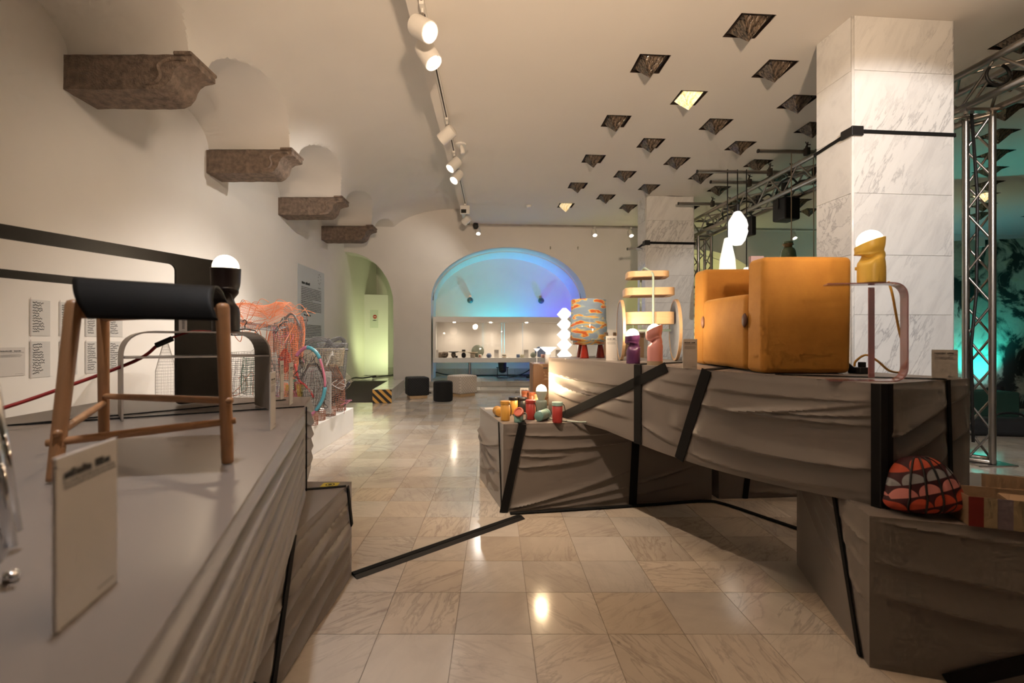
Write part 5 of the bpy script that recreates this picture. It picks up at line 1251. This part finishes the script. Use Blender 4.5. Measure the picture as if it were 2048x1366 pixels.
def wmesh(b, nm, m, par, th=.004, loc=(0,0,0), rot=(0,0,0)):
    o = b.build(nm, m, par, loc=loc, rot=rot); w_ = o.modifiers.new('w', 'WIREFRAME'); w_.thickness = th; w_.use_even_offset = False; w_.use_boundary = True; return o
def wob(p, k, s=3.): v = mnoise.noise_vector(Vector(p)*s); return (p[0]+v.x*k, p[1]+v.y*k, p[2]+v.z*k)
def shell(cx, cy, rx, ry, z0, z1, nu, nv, prof=lambda t: 1, k=.03, seed=0, a0=0, a1=2*PI):
    def f(u_, v_):
        a = a0+(a1-a0)*u_; r_ = prof(v_); q = wob((cx+rx*r_*math.cos(a), cy+ry*r_*math.sin(a), z0+(z1-z0)*v_), k, 3+seed*.1); return (q[0], q[1], max(q[2], .29))
    return f
ZP = .287
s1 = thing('wire_garment', 'wire-mesh garments with orange netting hanging on a rail, on the plinth', 'sculpture', (0,0,0))
# coat of grey and white mesh with hanger, seen left of the side table panel
c0 = at(500, 700, 4.6)
wmesh(MB().grid(shell(c0.x-.02, 4.7, .32, .14, ZP, 1.02, 44, 40, lambda t: 1.05-.35*t, .03), 44, 40), 'coat', Ww, s1, .0035)
wmesh(MB().grid(shell(c0.x-.02, 4.66, .33, .16, ZP, .55, 34, 14, lambda t: 1.0+.1*t, .05, 3), 34, 14), 'hem', Wp, s1, .004)
wmesh(MB().grid(shell(c0.x+.03, 4.64, .12, .10, .62, .98, 20, 16, lambda t: 1, .02, 5), 20, 16), 'green_patch', Wgr, s1, .004)
wmesh(MB().grid(shell(c0.x, 4.64, .28, .15, .60, .95, 30, 12, lambda t: 1, .03, 6), 30, 9), 'rib_bands', Wd_, s1, .004)
hz = at(490, 650, 4.55)
MB().tube(bez([hz+Vector((.0,0,-.04)), hz+Vector((0,0,.0)), hz+Vector((.02,0,.025)), hz+Vector((.0,0,.05)), hz+Vector((-.02,0,.04))], 6), .005, 8).build('hanger_hook', Wd_, s1, smooth=True)
MB().tube([hz+Vector((-.14,0,-.10)), hz+Vector((-.10,0,-.055)), hz+Vector((0,0,-.04)), hz+Vector((.10,0,-.055)), hz+Vector((.14,0,-.10)), hz+Vector((-.14,0,-.10))], .006, 8).build('hanger', Wd_, s1, smooth=True)
# shoulders/roof of dark mesh, orange net over it
r0 = at(455, 640, 5.0); r1 = at(590, 640, 5.2)
wmesh(MB().grid(lambda u_, v_: wob((r0.x+(r1.x-r0.x)*u_, 4.75+.5*v_, 1.38-.10*abs(v_-.5)-.08*u_), .03, 4), 36, 14), 'mesh_yoke', Wg, s1, .0045)
wmesh(MB().grid(lambda u_, v_: wob((r0.x+(r1.x+.05-r0.x)*u_, 4.70+.6*v_, 1.42+.12*math.sin(PI*v_)+.02*math.sin(7*u_)-(.10*max(0, .15-v_)/.15)), .07, 4.2), 46, 20), 'orange_net', Wo, s1, .0042)
for k in range(9):
    rgk = random.Random(k); x0 = r0.x+(r1.x-r0.x)*rgk.random()
    MB().tube(bez([wob((x0+.09*j, 4.72+rgk.uniform(-.02,.05), 1.40+rgk.uniform(-.05,.16)), .05) for j in range(6)], 5), .0028, 6).build('orange_thread', Wo, s1, smooth=True)
# hanging orange/black sleeve
v2 = at(562, 700, 5.0)
wmesh(MB().grid(shell(v2.x, 5.05, .155, .10, .72, 1.32, 30, 30, lambda t: .85+.3*math.sin(3.2*t), .04, 8), 30, 30), 'orange_sleeve', Wo, s1, .0045)
wmesh(MB().grid(shell(v2.x+.02, 5.12, .15, .10, .70, 1.34, 30, 26, lambda t: .9+.2*math.sin(3*t), .04, 9), 30, 26), 'dark_sleeve', Wg, s1, .0045)
v3 = at(590, 640, 5.2)
wmesh(MB().grid(shell(v3.x+.0, 5.2, .11, .09, .85, 1.42, 24, 24, lambda t: .8+.35*t, .03, 11), 24, 24), 'grey_bag', Wg, s1, .005)
wmesh(MB().grid(shell(at(600,640,5.2).x, 5.15, .06, .05, .95, 1.42, 16, 24, lambda t: .6+.5*math.sin(2.6*t+.3), .03, 12), 16, 24), 'orange_drop', Wo, s1, .005)
wmesh(MB().grid(shell(at(578,690,5.1).x, 5.0, .06, .05, .80, 1.06, 16, 14, lambda t: math.sin(PI*(.1+.85*t)), .01, 12), 16, 14), 'red_flask', TRd, s1, .007)
MB().tube(bez([at(566,648,5.1), at(575,632,5.1), at(585,628,5.1), at(594,640,5.1), at(600,655,5.1)], 6), .012, 8).build('handle', Wg, s1, smooth=True)
for k, (u_, m_) in enumerate(((556, Wb), (568, Wo), (576, Wy), (582, Wgr), (592, TRd), (598, Wy))):
    p = at(u_, 760, 4.95); wmesh(MB().grid(shell(p.x, 4.98, .035, .035, ZP, .72-.03*(k % 3), 10, 22, lambda t: 1+.3*math.sin(9*t+k), .03, k), 10, 22), 'coloured_strand', m_, s1, .006)
wmesh(MB().grid(shell(v2.x, 5.0, .20, .14, ZP, .62, 34, 18, lambda t: 1.1-.3*t, .07, 15), 34, 18), 'tangle', Wp, s1, .0045)
# mesh machine
s2 = thing('wire_machine', 'wire-mesh machine with pink and blue hose at the right end of the plinth', 'sculpture', (0,0,0))
bp = at(622, 790, 5.0)
wmesh(MB().grid(shell(bp.x, 5.05, .115, .10, .40, .86, 30, 26, lambda t: math.sin(PI*(.12+.76*t)), .01, 1), 30, 26), 'white_bulb', Ww, s2, .006)
wmesh(MB().grid(shell(bp.x, 5.05, .135, .12, .36, .90, 26, 14, lambda t: math.sin(PI*(.12+.76*t)), .02, 2), 26, 14), 'dark_cage', Wd_, s2, .004)
tk0 = at(640, 730, 5.2)
wmesh(MB().grid(shell(tk0.x, 5.25, .24, .14, .86, 1.06, 40, 10, lambda t: 1+.08*t, .01, 3), 40, 10), 'tank', mat('straw_wire', (.50,.42,.30), .5), s2, .005)
wmesh(MB().grid(shell(at(665,740,5.5).x, 5.5, .17, .13, .62, 1.12, 30, 24, lambda t: .82+.25*t, .01, 4), 30, 24), 'basket', Wg, s2, .0055)
MB().lathe([(.175, .0), (.185, .012), (.175, .024)], 28, (at(665,740,5.5).x, 5.5, 1.03), cap=False).build('basket_ring', Wg, s2, smooth=True)
wmesh(MB().grid(shell(at(640,800,5.2).x, 5.3, .26, .16, ZP+.06, .86, 34, 22, lambda t: .8+.2*math.sin(4*t), .05, 5), 34, 22), 'engine', Wc, s2, .005)
wmesh(MB().grid(shell(at(668,780,5.6).x, 5.6, .14, .12, ZP+.06, .70, 24, 20, lambda t: .9+.2*math.sin(5*t), .04, 6), 24, 20), 'dark_engine', Wd_, s2, .005)
wmesh(MB().grid(shell(at(655,790,5.1).x, 5.12, .032, .032, .34, .80, 14, 30, lambda t: 1, 0, 6), 14, 30), 'white_column', Ww, s2, .006)
hose = [at(593, 712, 5.0), at(600, 703, 5.0), at(612, 695, 4.98), at(624, 698, 4.98), at(636, 710, 4.98), at(645, 735, 4.98), at(650, 765, 4.98), at(647, 792, 4.98), at(638, 812, 4.98), at(628, 825, 4.98), at(620, 832, 4.98)]
hp = bez(hose, 6); nseg = [0, 13, 26, 38, 52, len(hp)]
for k, m_ in enumerate((TPk, TBp, Wp, TBp, TPk)): MB().tube(hp[max(0, nseg[k]-0):min(len(hp), nseg[k+1]+1)], .019 if k != 2 else .012, 10).build('hose', m_, s2, smooth=True)
MB().tube(bez([at(590, 728, 5.0), at(598, 760, 4.98), at(610, 770, 4.96), at(622, 785, 4.96), at(627, 795, 4.96)], 6), .012, 8).build('red_tube', TRd, s2, smooth=True)
pipe = bez([at(612, 690, 5.3), at(625, 680, 5.35), at(640, 678, 5.4), at(655, 682, 5.45), at(672, 695, 5.5), at(684, 690, 5.5), at(688, 682, 5.5), at(680, 677, 5.5), at(668, 680, 5.5), at(655, 690, 5.5), at(648, 705, 5.5)], 8)
wmesh(MB().tube(pipe, .022, 8), 'mesh_pipe', Wg, s2, .006); pipe2 = bez([at(655, 679, 5.4), at(662, 690, 5.45), at(667, 702, 5.5), at(667, 725, 5.5)], 8); wmesh(MB().tube(pipe2, .024, 8), 'mesh_pipe', Wg, s2, .006)
wmesh(MB().grid(lambda u_, v_: (at(676,0,5.6).x+.16*u_*math.sin(PI*min(1, v_*.9+.1)), 5.6+.02*math.sin(5*v_), .52+.32*v_), 10, 16), 'cream_fin', mat('cream_wire', (.45,.40,.30), .5), s2, .0045)
MB().tube(bez([at(672, 796, 5.5), at(682, 788, 5.5), at(694, 772, 5.5), at(699, 764, 5.5)], 5), [.03]+[.018]*14+[.012], 8).build('grip', Wd_, s2, smooth=True)
for u_, v_, D_ in ((624, 838, 4.7), (640, 828, 5.0), (661, 815, 5.3), (682, 805, 5.7)):
    p = at(u_, v_, D_); x, y = p.x, p.y; bb_ = MB()
    for a, c in (((x-.04, y-.05), (x+.05, y+.05)),):
        bb_.grid(shell(x, y, .055, .055, ZP, ZP+.10, 12, 5, lambda t: 1, .004, 1), 12, 5)
    wmesh(bb_, 'copper_foot', Wc, s2, .007)
for par, cols, cx0, cx1, cy, z0_, z1_, nn_ in ((s2, (Wd_, Ww, Wp, Wg, Wc, Wd_), 602, 684, 5.15, .34, 1.0, 16), (s1, (Wo, Wg, Wo, Wp, Wd_, Ww), 470, 600, 4.85, .35, 1.35, 16)):
    for k in range(nn_):
        rg = random.Random(100+k+int(cy*10)); x = (rg.uniform(cx0, cx1)-VPX)*cy/F_PX; z = rg.uniform(z0_, z1_); pts = []
        for j in range(7): pts.append((x+rg.uniform(-.09, .09), cy+rg.uniform(-.12, .12), min(z1_+.04, max(ZP+.02, z+rg.uniform(-.13, .13)))))
        MB().tube(bez(pts, 7), rg.choice((.0022, .003, .004)), 5).build('scribble_wire', cols[k % len(cols)], par, smooth=True)
# ghostly wire bottle between the table and the wall
gb = at(330, 760, 3.1)
s3 = thing('wire_bottle', 'faint grey wire bottle shape behind the red cable', 'sculpture', (0,0,0))
wmesh(MB().grid(shell(at(332,740,4.2).x, 4.2, .085, .07, ZP, 1.12, 20, 30, lambda t: (1 if t < .7 else 1-.75*(t-.7)/.3), .006, 1), 20, 30), 'bottle_mesh', mat('pale_wire', (.40,.38,.36), .5), s3, .0022)
# ================================================================== TRUSS, PIPES, PENDANTS, RIGHT BACKGROUND
def truss(o, p, q, side, upv, size, r, n, diag_r):
    p, q = Vector(p), Vector(q); side = Vector(side).normalized()*size; upv = Vector(upv).normalized()*size
    cor = [Vector((0,0,0)), side, side+upv, upv]
    for c in cor: rod('chord', p+c, q+c, r, M['steel'], o, 14)
    for f_ in range(4):
        a, b_ = cor[f_], cor[(f_+1) % 4]
        for k in range(n):
            s_, e = (a, b_) if k % 2 == 0 else (b_, a)
            rod('brace', p+(q-p)*(k/n)+s_, p+(q-p)*((k+1)/n)+e, diag_r, M['steel'], o, 8)
        for t in (0.004, .996): rod('end_brace', p+(q-p)*t+a, p+(q-p)*t+b_, r*.8, M['steel'], o, 10)
t1 = thing('truss_tower', 'aluminium truss tower beside the near marble pillar', 'truss', (0,0,0))
truss(t1, (4.45, 4.35, .02), (4.45, 4.35, 3.24), (.68, -.73, 0), (.73, .68, 0), .172, .026, 11, .010)
MB().box((4.40, 4.18, 0), (4.76, 4.54, .012)).build('base_plate', M['steel'], t1)
t2 = thing('truss_tower', 'aluminium truss tower beside the far marble pillar', 'truss', (0,0,0))
truss(t2, (3.97, 8.98, .02), (3.97, 8.98, 3.2), (1, .05, 0), (-.05, 1, 0), .26, .027, 11, .011)
t3 = thing('truss_beam', 'long overhead aluminium truss running between the two pillars', 'truss', (0,0,0))
A_ = Vector((4.47, 1.6, 3.30)); B_ = Vector((3.97, 9.27, 3.25)); dirn = (B_-A_).normalized(); sd = Vector((dirn.y, -dirn.x, 0))
truss(t3, A_, B_, sd, (0,0,1), .31, .033, 26, .012)
for y in (4.2, 9.2):
    t_ = (y-1.6)/(9.27-1.6); c = A_.lerp(B_, t_); MB().box((c.x-.03, y-.03, 3.235), (c.x+.30, y+.03, 3.262)).build('corner_plate', M['steel'], t3)
def axis_pt(y): return A_.lerp(B_, (y-A_.y)/(B_.y-A_.y))
# cross pipes clamped on top
zp = 3.70
PIP = [(1517, 302, 6.15, 'cross pipe nearest the near pillar on top of the truss'), (1395, 343, 6.9, 'cross pipe on the truss holding three black pendant cords'), (1422, 364, 7.4, 'short cross pipe on the truss behind the three cords'), (1357, 407, 8.5, 'far cross pipe on the truss in front of far pillar')]
M['clamp'] = mat('dark_clamp', (.05,.042,.035), .45, .6)
for u_, v_, D_, lb in PIP:
    a = at(u_, v_, D_); c = axis_pt(D_); o = thing('cross_pipe', lb, 'pipe', (0,0,0), 0, 'cross pipes on the truss')
    z = a.z; e = Vector((c.x+.55, D_+.05, z)); rod('tube', a, e, .026, M['steel'], o, 14); MB().lathe([(.0265, 0), (.0265, .012)], 14).build('end_cap', M['black'], o, loc=a-(e-a).normalized()*.011, rot=(e-a).to_track_quat('Z', 'Y').to_euler())
    for off in (.0, .32):
        x = c.x+off; MB().box((x-.03, D_-.03, 3.63), (x+.03, D_+.04, z+.045)).build('clamp', M['clamp'], o, bevel=.012); rod('bolt', (x, D_, z+.04), (x+.01, D_, z+.12), .008, M['clamp'], o, 8)
        for k in range(3): rod('wing', Vector((x, D_, z+.085)), Vector((x+.045*math.cos(k*2.1), D_, z+.085+.045*math.sin(k*2.1))), .007, M['clamp'], o, 6)
# pendants on the second pipe
zc2 = at(1395, 343, 6.9).z
def cordrod(o, u_, D_, z1, r=.008, m=None): x = (u_-VPX)*D_/F_PX; MB().tube([(x, D_, zc2+.03), (x, D_-.0, (zc2+z1)/2), (x, D_, z1)], r, 8).build('cord', m or M['black'], o, smooth=True); return x
M['pend'] = emit('lit_opal_shade', (1, .97, .92), .74); M['pend2'] = emit('lit_cream_shade', (1, .92, .74), .64)
o = thing('pendant_lamp', 'glowing white faceted oval pendant lamp above the armchair', 'pendant lamp', (0,0,0)); zt_, zb_ = at(0, 423, 6.9).z, at(0, 490, 6.9).z
x = cordrod(o, 1475, 6.9, zt_); H_ = zt_-zb_
MB().lathe([(.06, 0), (.105, H_*.12), (.143, H_*.38), (.132, H_*.46), (.143, H_*.56), (.12, H_*.74), (.05, H_*.98), (.03, H_)], 12, (x, 6.9, zb_)).build('shade', M['pend'], o); MB().lathe([(.03, 0), (.03, .1)], 12, (x, 6.9, zt_)).build('socket', M['black'], o)
o = thing('pendant_lamp', 'tall glowing white cone pendant lamp behind the armchair', 'pendant lamp', (0,0,0)); zt_, zb_ = at(0, 476, 6.9).z, at(0, 560, 6.9).z
x = cordrod(o, 1455, 6.9, zt_); MB().lathe([(.125, zb_-zt_), (.105, -.5*(zt_-zb_)), (.045, -.01), (.035, 0)], 24, (x, 6.9, zt_)).build('shade', M['pend2'], o)
o = thing('pendant_lamp', 'small white pendant cap on a black cord left of the tall armrest', 'pendant lamp', (0,0,0)); zt_ = at(0, 535, 6.9).z
x = cordrod(o, 1493, 6.9, zt_); MB().lathe([(.045, -.15), (.042, -.02), (.03, 0)], 20, (x, 6.9, zt_)).build('shade', M['pend'], o)
M['celadon'] = mat('celadon_glaze', (.10, .15, .085), .15, coat=.4); M['bronze'] = mat('bronze_glaze', (.16, .10, .04), .25, .4)
o = thing('pendant_lamp', 'green ceramic insulator-shaped pendant on a tan cord behind armchair', 'pendant lamp', (0,0,0)); D_ = 6.16; x = (1576-VPX)*D_/F_PX; zt_ = at(0, 483, D_).z
MB().tube([(x+.045, D_, 3.68), (x+.045, D_, zt_-.02)], .006, 8).build('cord', mat('tan_cord', (.36,.27,.19), .7), o)
MB().lathe([(.10, -.32), (.10, -.2), (.092, -.19), (.095, -.185), (.088, -.13), (.075, -.10), (.060, -.085)], 28, (x, D_, zt_)).build('body', M['celadon'], o, smooth=True)
MB().lathe([(.06, -.085), (.05, -.08), (.05, -.055), (.066, -.05), (.066, -.035), (.052, -.03)], 28, (x, D_, zt_)).build('ring', M['bronze'], o, smooth=True); MB().lathe([(.052, -.03), (.06, -.025), (.06, -.005), (.04, 0), (0, 0)], 28, (x, D_, zt_)).build('neck', M['celadon'], o, smooth=True)
o = tag(MB().tube([((1627-VPX)*6.16/F_PX, 6.16, 3.68), ((1628-VPX)*6.16/F_PX, 6.16, 1.2)], .006, 8).build('tan_cord', bpy.data.materials['tan_cord']), 'thin tan cord hanging from truss next to the near pillar', 'cord')
pk = tag(MB().box((0, 0, 0), (.14, .05, at(0, 512, 5.0).z)).build('pink_panel', mat('pale_pink', (.55,.36,.33), .6), loc=tuple(at(1502, 512, 5.0)[:2])+(0,)), 'pale pink panel edge behind the armchair', 'panel')
# loudspeakers and cables in the truss
for u_, v0_, v1_, D_, w_, lb in ((1572, 398, 442, 6.8, .26, 'large black loudspeaker hanging from the truss'), (1497, 435, 473, 7.67, .10, 'small black loudspeaker behind the oval pendant')):
    a, c = at(u_, v0_, D_), at(u_, v1_, D_); o = thing('loudspeaker', lb, 'loudspeaker', (a.x, D_, 0), .2)
    MB().box((-w_/2, -.12, c.z), (w_/2, .12, a.z)).build('cabinet', M['parcan'], o, bevel=.02); MB().box((-w_/2+.015, -.126, c.z+.02), (w_/2-.015, -.12, a.z-.02)).build('grille', M['blackmat'], o)
    MB().tube([(-w_/2-.01, 0, (a.z+c.z)/2), (-w_/2-.01, 0, a.z+.05), (w_/2+.01, 0, a.z+.05), (w_/2+.01, 0, (a.z+c.z)/2)], .012, 8).build('bracket', M['black'], o); rod('hanger', (0,0,a.z+.05), (0,0,3.36), .012, M['black'], o, 8)
o = thing('truss_cable', 'black cable loops wound through the overhead truss', 'cable', (0,0,0))
rg = random.Random(3); pts = []
for k in range(22):
    y = 5.2+k*.19; c = axis_pt(y); pts.append((c.x+rg.uniform(.02, .28), y, 3.34+rg.uniform(.0, .22)))
MB().tube(bez(pts, 5), .014, 7).build('cable', M['black'], o, smooth=True)
pts = [(axis_pt(5.0+k*.4).x+.15+.1*math.sin(k*2), 5.0+k*.4, 3.36+.1*math.cos(k*3)) for k in range(10)]; MB().tube(bez(pts, 5), .016, 7).build('cable', M['black'], o, smooth=True)
for k in range(5): c = axis_pt(5.6+.6*k); MB().lathe([(.045, -.08), (.045, .08)], 10, (c.x+.15, 5.6+.6*k, 3.4)).build('connector', M['black'], o)
o = tag(MB().tube([axis_pt(4.3)+Vector((.16,0,.0)), Vector((4.51, 4.3, 2.5)), Vector((4.50, 4.3, 1.6)), Vector((4.45, 4.3, 1.1)), Vector((4.47, 4.3, .2))], .012, 8).build('tower_cable', M['black'], smooth=True), 'black cable running down inside the near truss tower', 'cable')
c = axis_pt(4.0); o = tag(MB().tube([Vector((c.x+.06, 4.0, 3.46))+Vector((.10*math.cos(t), .0, .09*math.sin(t))) for t in [PI*.75+k*.3 for k in range(18)]], .012, 8).build('cable_loop', M['black'], smooth=True), 'loop of black cable on truss right of the near pillar', 'cable')
sp2 = thing('pipe_stub', 'short silver pipe stub left of the far pillar strap', 'pipe', (0,0,0)); a = at(1254, 498, 9.0); rod('tube', a, a+Vector((.33, .0, 0)), .024, M['chrome'], sp2, 14); MB().lathe([(.028, 0), (.028, .02)], 14).build('end_cap', M['steel'], sp2, loc=a, rot=(0, PI/2, 0))
# painted canvas
def canvas_mat():
    t = NT('abstract_painting'); v = t.coord('Object'); mp = t.n('ShaderNodeMapping'); mp.inputs['Scale'].default_value = (1.1, 1, .75); t.l(v, mp.inputs[0])
    f = t.noise(1.9, 5, .62, mp.outputs[0], 1.0); g_ = t.noise(5, 6, .65, v, .6); h_ = t.noise(1.2, 3, .5, v)
    c = t.ramp(g_, [(.3, (.34,.38,.33)), (.55, (.50,.53,.46)), (.8, (.40,.42,.22))]); k = t.ramp(f, [(.47, (0,0,0)), (.55, (1,1,1))]); c = t.mix(k, c, (.02,.025,.025)); t.l(c, t.b.inputs['Base Color']); t.set(Roughness=.7); t.bump(g_, .3, .01); return t.m
cv = thing('painted_canvas', 'large abstract black and grey-green painting lit teal at right', 'painting', (7.0, 8.05, .0), math.radians(-12))
MB().box((0, 0, .02), (4.2, .05, 2.86)).build('canvas', canvas_mat(), cv); MB().box((.0, .05, .0), (.06, .10, 2.86)).build('stretcher', M['beech'], cv); MB().box((4.1, .05, .0), (4.16, .10, 2.86)).build('stretcher', M['beech'], cv)
MB().box((1.20, -.02, 2.74), (1.30, .06, 2.90)).build('clip', M['white'], cv)
par_can('black stage uplight at foot of the painted canvas', (8.2, 7.5, .002), (8.05, 7.9, 1.5), 80, TEAL, 105)
lamp('hall_uplight', 'SPOT', (11.2, 9.8, .4), 65, (.0, .55, .75), (10.5, 12, 2.6), .08, 140, .9)
lamp('hall_uplight', 'SPOT', (9.2, 9.4, .5), 40, (.75, .85, .35), (9.4, 11.5, 4.2), .08, 120, .9)
# green ottoman and soft instrument case
ot = thing('green_ottoman', 'dark green upholstered block seat behind the truss tower', 'seat', tuple(at(1988, 838, 6.75)[:2])+(0,), math.radians(-8))
rblock('block', (-.38, 0, .03), (.34, .4, .40), .03, ot, mat('green_felt', (.012,.045,.03), .9), .006)
for sx in (-.3, .26): MB().box((sx, .1, 0), (sx+.05, .15, .04)).build('foot', M['black'], ot)
gc = thing('instrument_case', 'black soft instrument case with red badge lying on the floor', 'case', tuple(at(2010, 872, 5.6)[:2])+(0,), math.radians(-9))
rblock('bag', (-.62, -.14, .004), (.9, .14, .20), .06, gc, mat('black_nylon', (.012,.012,.013), .8), .02)
MB().tube(bez([(-.2, -.05, .2), (-.1, -.06, .27), (.1, -.06, .27), (.2, -.05, .2)], 5), .014, 8).build('handle', M['black'], gc, smooth=True)
MB().box((.10, -.172, .10), (.18, -.160, .13)).build('badge', mat('red_badge', (.5,.03,.03), .5), gc); MB().box((.2, -.10, .215), (.32, .02, .225)).build('paper_tag', M['card'], gc, rot=(.1, .1, 0))
